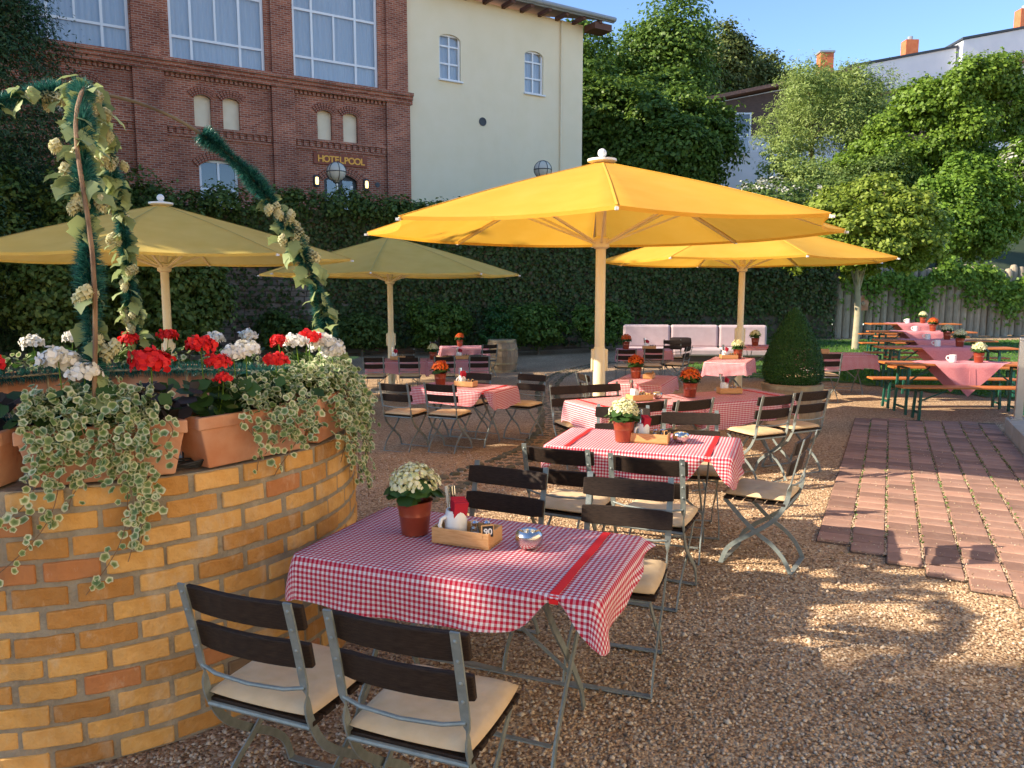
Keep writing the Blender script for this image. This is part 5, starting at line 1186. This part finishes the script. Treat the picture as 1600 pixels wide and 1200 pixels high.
barrel('half_barrel_planter', (3.86, 10.5, TZ), .40, .66, 'oak half barrel planter holding the boxwood cone', 'planter', True)
tp = empty('boxwood_topiary', (3.86, 10.5, TZ + .6)); tag(tp, 'large clipped boxwood cone in the half barrel planter', 'topiary')
n = 52000; hz_ = RNG.random(n); prof = np.interp(hz_, [0, .05, .14, .32, .55, .75, .9, .97, 1.0], [.25, .355, .40, .385, .30, .20, .105, .045, .0])
an = RNG.uniform(0, 2*PI, n); rr = prof*np.sqrt(RNG.uniform(.80, 1.03, n)) + RNG.normal(size=n)*.008
P = np.stack([rr*np.cos(an), rr*np.sin(an), .03 + hz_*1.06], -1); N = np.stack([np.cos(an), np.sin(an), np.full(n, .5)], -1) + RNG.normal(size=(n, 3))*.6
leaves('foliage', P, N, RNG.uniform(.014, .022, n), M['l_box'], tp, aspect=.75)
MB().tube([(0, 0, -.05), (0, 0, .9)], [.03, .01], 7).build('stem', M['bark'], tp)
sf = empty('lounge_sofa', (5.0, 20.9, ground_z(5, 20.9)), R(-6)); tag(sf, 'long mauve grey lounge sofa against the wall', 'sofa')
MB().box((0, .1, .12), (3.9, .95, .2)).build('plinth', M['dark_wood'], sf)
for k in range(3):
    MB().box((-1.3 + k*1.3, 0, .33), (1.285, .9, .2)).build('seat_cushion', M['sofa'], sf, bevel=.05)
    MB().box((-1.3 + k*1.3, .38, .72), (1.285, .24, .62)).build('back_cushion', M['sofa'], sf, bevel=.06)
bo = MB().lathe([(0, -.3), (.12, -.28), (.14, -.2), (.14, .2), (.12, .28), (0, .3)], 16).build('bolster_pillow', M['slat'], None, smooth=True, loc=(4.55, 20.75, ground_z(5, 20.9) + .58), rot=(0, R(90), R(-6))); tag(bo, 'brown bolster pillow lying on the mauve sofa', 'pillow')

# ------------------------------------------------------------------ orange beer tables and benches
def beer_set(x, y, ang, who, z):
    out = []
    def frame(o, hl, w_, h, dx):
        for sx in (-1, 1):
            q = MB(); xx = sx*(hl - .28)
            for sy in (-1, 1): q.bar([(xx, sy*w_*.36, h - .03), (xx + sx*.02, sy*w_*.42, .0)], .04, .03, (1, 0, 0))
            q.bar([(xx, -w_*.38, .1), (xx, w_*.38, .1)], .03, .02, (1, 0, 0)); q.bar([(xx, -w_*.36, h - .045), (xx, w_*.36, h - .045)], .03, .02, (1, 0, 0))
            q.build('leg_frame', M['green_steel'], o)
            MB().bar([(xx, 0, h*.55), (xx - sx*.38, 0, h - .04)], .02, .015, (0, 1, 0)).build('brace', M['green_steel'], o)
    c, s = math.cos(R(ang)), math.sin(R(ang))
    o = empty('beer_table', (x, y, z), R(ang)); tag(o, f'orange wooden beer table, {who}', 'table', 'orange beer tables')
    for k in range(3): MB().box((0, -.165 + k*.165, .755), (2.2, .158, .03)).build('board', M['orange_wood'], o, bevel=.006)
    frame(o, 1.1, .5, .74, 0)
    for sy, nm in ((-1, 'near'), (1, 'far')):
        bx, by = x - s*sy*.56, y + c*sy*.56
        b = empty('beer_bench', (bx, by, z), R(ang)); tag(b, f'orange wooden bench on the {nm} side of the beer table, {who}', 'bench', 'orange beer benches')
        for k in range(2): MB().box((0, -.065 + k*.13, .465), (2.2, .125, .028)).build('board', M['orange_wood'], b, bevel=.006)
        frame(b, 1.1, .25, .45, 0)
    # cloth laid cornerwise
    cl = empty('pink_table_cover', (x, y, z), R(ang)); tag(cl, f'pink cloth laid cornerwise on the beer table, {who}', 'tablecloth', 'pink cloths on the beer tables')
    hd = .74; V = []; F_ = []; zt = .7735; W2 = .255; n = 24
    q = MB()
    def rowpts(v, zf, yf):   # half width at distance v from centre
        hwid = hd - abs(v); return [(-hwid + 2*hwid*i/n, yf, zf + .004*math.sin(i*1.1 + v*9)) for i in range(n + 1)]
    rows = []
    for v in np.linspace(-hd + .001, -W2 - .001, 8): rows.append([(a, -W2 - .012 - .01*math.sin(a*14 + v*5), zt - (abs(v) - W2) ) for (a, b_, c_) in rowpts(v, 0, 0)])
    for v in np.linspace(-W2, W2, 6): rows.append(rowpts(v, zt + .003, v))
    for v in np.linspace(W2 + .001, hd - .001, 8): rows.append([(a, W2 + .012, zt - (abs(v) - W2)) for (a, b_, c_) in rowpts(v, 0, 0)])
    vs = [p for r in rows for p in r]
    q.add(vs, [(j*(n + 1) + i, j*(n + 1) + i + 1, (j + 1)*(n + 1) + i + 1, (j + 1)*(n + 1) + i) for j in range(len(rows) - 1) for i in range(n)])
    q.build('cloth', M['pink_cloth'], cl, smooth='all')
    fold = MB().bar([(-.002, -W2 - .03, zt - .02), (-.0, -W2 - .03, zt - .3)], .004, .003, (1, 0, 0)).build('crease', M['pink_cloth'], cl)
    fp = flower_pot((x + c*.25, y + s*.25, z + .778), 'flower_cream' if who != 'fourth from the front' else 'flower_orange', f'flower pot on the beer table, {who}', 1.15)
    mg = empty('ceramic_mug', (x - c*.12, y - s*.12, z + .778), 2.5); tag(mg, f'white mug on the beer table, {who}', 'mug', 'mugs on the beer tables')
    m_ = MB().lathe([(0, 0), (.048, 0), (.05, .02), (.048, .11), (.044, .11), (.044, .02), (0, .015)], 18).build('mug', M['ceramic'], mg, smooth=True)
    MB().tube([(.048, 0, .09), (.08, 0, .085), (.088, 0, .055), (.07, 0, .03), (.048, 0, .025)], .008, 7).build('handle', M['ceramic'], m_, smooth=True)
for k, (x, y, who, z) in enumerate(((6.72, 11.45, 'the nearest one', -.05), (7.5, 13.3, 'second from the front', 0), (8.35, 15.2, 'third from the front', 0), (9.15, 17.2, 'fourth from the front', .06), (10.25, 19.7, 'the farthest one', .13))):
    beer_set(x, y, -5, who, max(z, ground_z(x, y)) if k else ground_z(x, y))

# ------------------------------------------------------------------ round brick well with planters and garland arches
WC = Vector((-2.03, 3.78, 0)); WR = 1.22; WH = 1.06
well = empty('round_brick_well', WC); tag(well, 'round yellow brick well with grey mortar joints', 'well')
MB().lathe([(WR - .36, 0), (WR - .009, 0), (WR - .009, WH - .006), (WR - .36, WH - .006), (WR - .36, 0)], 96).build('mortar_ring', M['mortar'], well, smooth=True)
nb, nc = 37, 12; rh = WH/nc; hid = MB(); bsrc = {}
for c in range(nc):
    for k in range(nb):
        ang = 2*PI*(k + .5*(c % 2))/nb + random.uniform(-.004, .004)
        aa = math.degrees(ang) % 360
        L_ = .186 + random.uniform(-.010, .008); H_ = rh - .0185 + random.uniform(-.006, .003)
        vs = []; d = .055; g = L_/2/WR
        for t in (-1, -.5, 0, .5, 1):
            for (r_, z_) in ((WR + random.uniform(-.003, .002), -H_/2 + random.uniform(-.003, .003)), (WR + random.uniform(-.003, .002), H_/2 + random.uniform(-.003, .003)), (WR - d, H_/2), (WR - d, -H_/2)): vs.append((r_*math.cos(g*t), r_*math.sin(g*t), z_))
        fs = [(i*4 + j, i*4 + (j + 1) % 4, (i + 1)*4 + (j + 1) % 4, (i + 1)*4 + j) for i in range(4) for j in range(4)] + [(3, 2, 1, 0), (16, 17, 18, 19)]
        zc = rh*(c + .5); rot = Matrix.Rotation(ang, 4, 'Z')
        if 225 < aa or aa < 40:
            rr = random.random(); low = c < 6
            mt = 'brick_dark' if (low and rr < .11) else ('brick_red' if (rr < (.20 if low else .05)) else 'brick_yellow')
            vv = random.randrange(14)
            if (mt, vv) not in bsrc:
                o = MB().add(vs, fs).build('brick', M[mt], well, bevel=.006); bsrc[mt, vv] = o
            else:
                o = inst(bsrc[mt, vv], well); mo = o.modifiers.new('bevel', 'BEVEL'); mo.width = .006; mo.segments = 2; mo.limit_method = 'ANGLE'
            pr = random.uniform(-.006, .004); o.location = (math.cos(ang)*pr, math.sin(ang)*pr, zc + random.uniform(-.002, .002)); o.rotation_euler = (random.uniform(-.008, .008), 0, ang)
        else: hid.add(vs, fs, Matrix.Translation((0, 0, zc)) @ rot)
h_ = hid.build('rear_bricks', M['brick_yellow'], well); h_['kind'] = 'stuff'
MB().lathe([(0, .62), (WR - .36, .62), (WR - .36, .64), (0, .65)], 40).build('water_basin_floor', M['anthracite'], well)

PLH = .205
def planter(ang):
    a = R(ang); r = WR - .115; p = WC + Vector((math.cos(a)*r, math.sin(a)*r, WH + .001))
    o = empty('terracotta_planter', p, a - PI/2 + PI)   # local y points to the well centre... x along the rim
    l, w_, h = .53, .20, PLH
    q = MB(); q.box((0, 0, h*.39), (l, w_, h*.78), taper=.86); b = q.build('box', M['terracotta'], o, bevel=.006)
    q = MB(); t = .024
    q.box((0, -w_/2 + t/2 - .006, h*.88), (l + .025, t, h*.24)); q.box((0, w_/2 - t/2 + .006, h*.88), (l + .025, t, h*.24)); q.box((-l/2 + t/2 - .006, 0, h*.88), (t, w_ - t*2 + .012, h*.24)); q.box((l/2 - t/2 + .006, 0, h*.88), (t, w_ - t*2 + .012, h*.24))
    q.build('rim', M['terracotta'], o, bevel=.005)
    MB().box((0, 0, h*.84), (l - .04, w_ - .045, .02)).build('soil', M['soil'], o)
    return o
def leaf_round(P, N, size, name, parent):
    # small scalloped round leaves with a pale rim (uv = distance from the leaf centre)
    n = len(P); N = unit(N); U = unit(np.cross(N, unit(RNG.normal(size=(n, 3))))); W_ = np.cross(N, U); k = 10
    rad = np.array([1.0, .9, 1.06, .93, 1.03, .9, 1.05, .92, .98, .62]); a = np.linspace(0, 2*PI, k, endpoint=False)
    V = np.empty((n, k + 1, 3)); V[:, 0] = P - N*(np.asarray(size)*.12)[:, None]
    for i in range(k): V[:, i + 1] = P + (np.asarray(size)*.5*rad[i])[:, None]*(U*math.cos(a[i]) + W_*math.sin(a[i])) + N*(RNG.normal(size=n)*.06*np.asarray(size))[:, None]
    F = np.array([(0, 1 + i, 1 + (i + 1) % k) for i in range(k)]); Fa = (F[None] + (np.arange(n)*(k + 1))[:, None, None]).reshape(-1, 3)
    o = np_mesh(name, V.reshape(-1, 3), Fa, M['ivy_var'], parent)
    uvv = np.zeros((n, k + 1, 2)); uvv[:, 1:, 0] = .95
    ul = o.data.uv_layers.new(name='UVMap'); li = np.zeros(len(o.data.loops), dtype=np.int32); o.data.loops.foreach_get('vertex_index', li)
    ul.data.foreach_set('uv', uvv.reshape(-1, 2)[li].astype(np.float32).ravel()); o['kind'] = 'stuff'
    return o
def ivy_plant(ang, label, x0, x1, strands, hang, n, size=(.022, .038), up=.10):
    a = R(ang); r = WR - .115; p = WC + Vector((math.cos(a)*r, math.sin(a)*r, WH + PLH*.85)); o = empty('variegated_ivy', p, a + PI/2); tag(o, label, 'ivy plant')
    # local x along rim, local -y outward
    P = []; N = []; n = int(n*1.5)
    for i in range(n):
        x = random.uniform(x0, x1); v = random.random(); y = .10 - .30*v + random.gauss(0, .02)
        z = up*(1 - (v - .35)**2*3.5) + random.gauss(0, .022) - max(0, v - .72)*hang*1.6*random.random()
        P.append((x, y, z)); N.append((random.gauss(0, .7), -.45 + random.gauss(0, .6), .7 + random.gauss(0, .5)))
    st = MB()
    for (sx, ln, sway) in strands:
        pts = []; m = 12
        for k in range(m + 1):
            t = k/m; pts.append((sx + sway*t*t + .02*math.sin(t*7 + sx*30), -.135 - .025*math.sin(t*3) - .0*t, .05 - ln*t))
        st.tube(pts, .0018, 5)
        nl = int(ln*74)
        for k in range(nl):
            t = random.random()**.8; q = pts[min(m, int(t*m))]; fat = .035*(1 - t*.6)
            P.append((q[0] + random.gauss(0, fat), q[1] - abs(random.gauss(0, .018)), q[2] + random.gauss(0, .02))); N.append((random.gauss(0, .5), -.9, .4 + random.gauss(0, .3)))
    if strands: st.build('stems', M['stick'], o)
    P = np.array(P); N = np.array(N); leaf_round(P, N, RNG.uniform(size[0], size[1], len(P)), 'leaves', o)
    return o
def geranium(ang, label, mat, heads, dark=False, spread=.1, nleaf=70):
    # heads: (x, y, z) of the flower heads above the planter rim, local frame
    a = R(ang); r = WR - .115; p = WC + Vector((math.cos(a)*r, math.sin(a)*r, WH + PLH*.85)); o = empty('geranium', p, a + PI/2); tag(o, label, 'geranium')
    P = []; N = []; cx = sum(h[0] for h in heads)/len(heads)
    for i in range(nleaf):
        P.append((cx + random.gauss(0, spread), random.gauss(0, .05), .02 + random.random()*.13)); N.append((random.gauss(0, .5), -.4 + random.gauss(0, .5), .8))
    leaves('foliage', np.array(P), np.array(N), RNG.uniform(.045, .08, nleaf), M['leaf_dark' if not dark else 'dark_purple'], o, lobed=True)
    for (x, y, z, s) in heads:
        MB().tube([(x*.6 + cx*.4, y*.5, .03), (x*.9 + cx*.1, y*.9, z*.6), (x, y, z - .01)], .0025, 5).build('flower_stem', M['l_bright'], o)
        nf = 64; d = unit(RNG.normal(size=(nf, 3))); d[:, 2] = np.abs(d[:, 2])*.95 - .25; Pn = np.array([x, y, z]) + d*np.array([1, 1, .72])*s*RNG.uniform(.75, 1.05, (nf, 1))
        P5 = np.repeat(Pn, 4, 0) + RNG.normal(size=(nf*4, 3))*s*.16; N5 = np.repeat(d, 4, 0) + RNG.normal(size=(nf*4, 3))*.4 + np.array([0, -.2, .2])
        leaves('flower_head', P5, N5, RNG.uniform(.32, .5, nf*4)*s, M[mat], o, lobed=True, fold=.4)
    return o
M['dark_purple'] = leafmat('dark_purple_leaf', [(.02, .018, .016), (.045, .032, .025), (.05, .06, .03)])
front = {0: -89.7, 1: -62, 2: -34.3, 3: -6.6}
pl_labels = ['terracotta planter cut by the left edge on the well rim', 'terracotta planter half hidden under the hanging ivy', 'long terracotta planter right of the black cable', 'terracotta planter at the right end of the well rim', 'terracotta planter on the far right rim of the well', 'terracotta planter at the back of the rim below the right garland', 'terracotta planter at the back right of the rim', 'terracotta planter at the back of the rim behind the red flower', 'terracotta planter at the back left of the rim', 'terracotta planter at the far left back of the rim', 'terracotta planter on the left rim of the well', 'terracotta planter on the left side rim outside the picture', 'terracotta planter at the front left rim outside the picture']
angs = [-89.7 + 27.69*k for k in range(13)]
for a, lab in zip(angs, pl_labels): tag(planter(a), lab, 'planter', 'terracotta planters on the well rim')
geranium(angs[0], 'red geranium with dark leaves at the left edge of the well', 'flower_red', [(.02, -.02, .24, .07), (.14, .03, .26, .065)], True, .12)
ivy_plant(angs[0], 'sparse variegated ivy trailing at the left edge of the well', -.1, .2, [(.05, .2, .1)], .1, 60)
geranium(angs[1], 'white geranium above the big hanging ivy', 'flower_white', [(-.13, 0, .27, .055), (-.05, -.03, .22, .05), (-.1, .05, .25, .045)], False, .1)
ivy_plant(angs[1], 'big variegated ivy hanging over the front planter down the brick wall', -.25, .17, [(-.20, .22, .02), (-.14, .34, -.22), (-.05, .30, -.06), (.03, .26, .0), (.08, .40, -.02), (.11, .46, .0), (.13, .52, -.06), (.1, .62, -.18), (-.1, .55, -.3)], .30, 760, up=.13)
geranium(angs[1], 'red geranium with dark leaves right of the big hanging ivy', 'flower_red', [(.17, 0, .25, .066)], True, .07, 46)
ivy_plant(angs[1], 'thin trailing ivy with few leaves on the front planter', .15, .24, [(.2, .16, .03)], .1, 8)
geranium(angs[2], 'red geranium left in the long planter', 'flower_red', [(-.17, .02, .30, .05), (-.12, -.02, .23, .045), (-.13, -.06, .17, .03)], False, .09)
geranium(angs[2], 'white and red geranium right in the long planter', 'flower_white', [(.04, .02, .27, .05), (.0, .05, .25, .045)], False, .1)
geranium(angs[2], 'red geranium between ivy leaves right in the long planter', 'flower_red', [(.16, -.02, .22, .045)], False, .08, 40)
ivy_plant(angs[2], 'variegated ivy trailing over the long planter', -.09, .26, [(-.09, .26, .06), (.1, .16, -.02), (.15, .30, -.1), (.2, .22, .02), (.06, .2, -.08)], .14, 330, up=.12)
geranium(angs[3], 'white geranium at the right end of the well', 'flower_white', [(-.12, .05, .28, .045), (.06, 0, .27, .055), (.09, -.05, .22, .05)], False, .1)
geranium(angs[3], 'red geranium among white ones at the right end of the well', 'flower_red', [(-.01, .03, .29, .05), (-.2, .1, .29, .03)], False, .08, 40)
ivy_plant(angs[3], 'bushy variegated ivy hanging at the right end of the well', -.24, .26, [(-.1, .34, .02), (0, .42, .04), (.08, .5, .05), (.15, .46, .1), (.2, .4, .12), (.12, .62, .22), (.05, .36, 0)], .42, 820, size=(.024, .038), up=.14)
for k, (mt, wh) in enumerate((('flower_white', 'on the far right rim of the well'), ('flower_red', 'at the back rim below the right garland'), ('flower_white', 'at the back right rim of the well'), ('flower_red', 'at the middle of the back rim beside the umbrella pole'), ('flower_white', 'at the back left rim of the well'), ('flower_red', 'at the far left back rim of the well'))):
    geranium(angs[4 + k], f'{"white" if "white" in mt else "red"} geranium {wh}', mt, [(-.12, 0, .23, .05), (.1, .03, .21, .055)], False, .13, 60)
    ivy_plant(angs[4 + k], f'pale ivy {wh}', -.22, .22, [], .05, 90, up=.1)
# black cable lying on the rim between two planters
cp = WC + Vector((math.cos(R(-48))*(WR - .07), math.sin(R(-48))*(WR - .07), WH + .012)); cb_ = MB()
for k in range(4):
    cb_.tube([(.055*(1 + .1*k)*math.cos(t) + .008*math.sin(3*t + k), .035*(1 + .12*k)*math.sin(t), .006*k + .004*math.sin(2*t + k)) for t in np.linspace(0, 2*PI, 22)], .0045, 6)
cb_.tube([(0, .05, .01), (.02, .12, .06), (-.02, .16, .16), (-.03, .2, .05)], .0045, 6)
tag(cb_.build('cable_coil', M['cable'], None, smooth=True, loc=cp, rot=(0, 0, R(40))), 'coil of black cable on the well rim between two planters', 'cable')

# garland arches
hop = MB(); vs = [(0, 0, 0), (.25, .34, .03), (.42, .30, .02), (.5, .42, 0), (.72, .2, .03), (1, 0, -.12), (.72, -.2, .03), (.5, -.42, 0), (.42, -.30, .02), (.25, -.34, .03), (.5, 0, .06)]
hop.add(vs, [(0, 1, 2, 10), (10, 2, 3, 4), (10, 4, 5), (10, 5, 6), (10, 6, 7, 8), (0, 10, 8, 9)])
cone = MB()
for j in range(6):
    for i in range(6):
        a = 2*PI*i/6 + j*.5; r0 = [.2, .36, .42, .38, .28, .14][j]; z0 = -j*.17
        cone.add([(r0*.35*math.cos(a), r0*.35*math.sin(a), z0 + .1), (r0*1.1*math.cos(a + .5), r0*1.1*math.sin(a + .5), z0 - .06), (r0*math.cos(a), r0*math.sin(a), z0 - .26), (r0*1.1*math.cos(a - .5), r0*1.1*math.sin(a - .5), z0 - .06)], [(0, 1, 2, 3)])
leaf_src = [None]; cone_src = [None]
def arch(ang, label, leaf_t, nleaf, ncone, tin=(0, 1), stick=False, seed=1):
    rn = random.Random(seed); o = empty('garland_arch', WC + Vector((0, 0, WH))); tag(o, label, 'garland', 'garland arches over the well')
    a = R(ang); d = Vector((math.cos(a), math.sin(a), 0)); m = 40
    def pt(t): th = t*PI/2; return d*(1.13*math.sin(th)) + Vector((0, 0, .02 + 1.60*math.cos(th)**.92 if math.cos(th) > 1e-6 else .02))
    path = [pt(k/m) for k in range(m + 1)]
    MB().tube([tuple(p) for p in path], .009, 8).build('hoop_tube', M['arch_tube'], o, smooth=True)
    n = 15000; V = np.empty((n, 3, 3))
    tt = RNG.uniform(tin[0], tin[1], n); th = tt*PI/2
    C = np.stack([d.x*1.13*np.sin(th), d.y*1.13*np.sin(th), .02 + 1.60*np.clip(np.cos(th), 0, 1)**.92], -1)
    T = unit(np.stack([d.x*np.cos(th), d.y*np.cos(th), -1.5*np.sin(th)], -1)); r_ = RNG.normal(size=(n, 3)); r_ = unit(r_ - T*(r_*T).sum(1, keepdims=True) + T*.0)
    ln = (  .056*(.85 + .25*np.sin(tt*37 + seed)) + RNG.normal(size=n)*.008)[:, None]; sd = unit(np.cross(r_, RNG.normal(size=(n, 3))))*.0034
    tip = C + r_*ln + T*RNG.normal(size=(n, 1))*.015
    V[:, 0] = C - sd; V[:, 1] = C + sd; V[:, 2] = tip
    tn = np_mesh('tinsel', V.reshape(-1, 3), np.arange(n*3).reshape(n, 3), M['tinsel'], o); tn['kind'] = 'stuff'
    for k in range(nleaf):
        t = leaf_t[0] + (leaf_t[1] - leaf_t[0])*rn.random(); p = pt(t) + Vector((rn.gauss(0, 1), rn.gauss(0, 1) - .4, rn.gauss(0, .8))).normalized()*rn.uniform(.02, .075)
        s = rn.uniform(.07, .115); e = (rn.uniform(-.6, .6), rn.uniform(.2, 1.3), rn.uniform(0, 6.28))
        if leaf_src[0] is None: leaf_src[0] = hop.build('hop_leaf', M['hop_leaf'], o, smooth=True); q = leaf_src[0]
        else: q = inst(leaf_src[0], o)
        q.location = p; q.rotation_euler = e; q.scale = (s, s, s)
    for k in range(ncone):
        t = leaf_t[0] + (leaf_t[1] - leaf_t[0])*rn.random(); p = pt(t) + Vector((rn.gauss(0, 1), rn.gauss(0, 1) - .4, -.3)).normalized()*rn.uniform(.03, .06)
        for j in range(3):
            s = rn.uniform(.05, .068)
            if cone_src[0] is None: cone_src[0] = cone.build('hop_cone', M['hop_cone'], o, smooth=True); q = cone_src[0]
            else: q = inst(cone_src[0], o)
            q.location = p + Vector((rn.gauss(0, .025), rn.gauss(0, .025), rn.gauss(0, .02))); q.rotation_euler = (rn.uniform(-.4, .4), rn.uniform(-.4, .4), rn.uniform(0, 6)); q.scale = (s, s, s)
    if stick:
        MB().tube([tuple(pt(t) + Vector((d.x*.06 + .016*math.sin(t*11), d.y*.06 + .012*math.cos(t*8), 0))) for t in np.linspace(.05, .97, 14)], [.0085]*14, 7).build('branch', M['stick'], o, smooth=True)
    return o
arch(18, 'bare topped green garland arch curving down to the right of the well', (.50, 1), 100, 10, (.30, 1), False, 3)
arch(108, 'leafy garland arch at the back of the well covered with hop cones', (.02, .97), 170, 18, (.1, 1), False, 4)
arch(198, 'green tinsel garland arch running out of the left edge', (.03, .7), 44, 6, (.05, 1), False, 5)
arch(297, 'garland arch towards the camera with a brown branch', (.02, .95), 105, 10, (.12, 1), True, 6)
rg = empty('garland_ring', WC + Vector((0, 0, WH + .2))); tag(rg, 'dark green tinsel garland ring around the top of the well', 'garland')
n = 16000; an = RNG.uniform(0, 2*PI, n); C = np.stack([.98*np.cos(an), .98*np.sin(an), np.zeros(n)], -1); T = np.stack([-np.sin(an), np.cos(an), np.zeros(n)], -1)
r_ = RNG.normal(size=(n, 3)); r_ = unit(r_ - T*(r_*T).sum(1, keepdims=True)); sd = unit(np.cross(r_, RNG.normal(size=(n, 3))))*.0022
V = np.empty((n, 3, 3)); V[:, 0] = C - sd; V[:, 1] = C + sd; V[:, 2] = C + r_*.06 + T*RNG.normal(size=(n, 1))*.015
tn = np_mesh('tinsel', V.reshape(-1, 3), np.arange(n*3).reshape(n, 3), M['tinsel'], rg); tn['kind'] = 'stuff'
MB().tube([(.98*math.cos(t), .98*math.sin(t), 0) for t in np.linspace(0, 2*PI, 49)], .010, 7).build('ring_tube', M['hoop'], rg, smooth=True)
for k in range(8): MB().tube([(.98*math.cos(k*PI/4), .98*math.sin(k*PI/4), 0), (.98*math.cos(k*PI/4), .98*math.sin(k*PI/4), -.2)], .008, 6).build('ring_support', M['hoop'], rg)
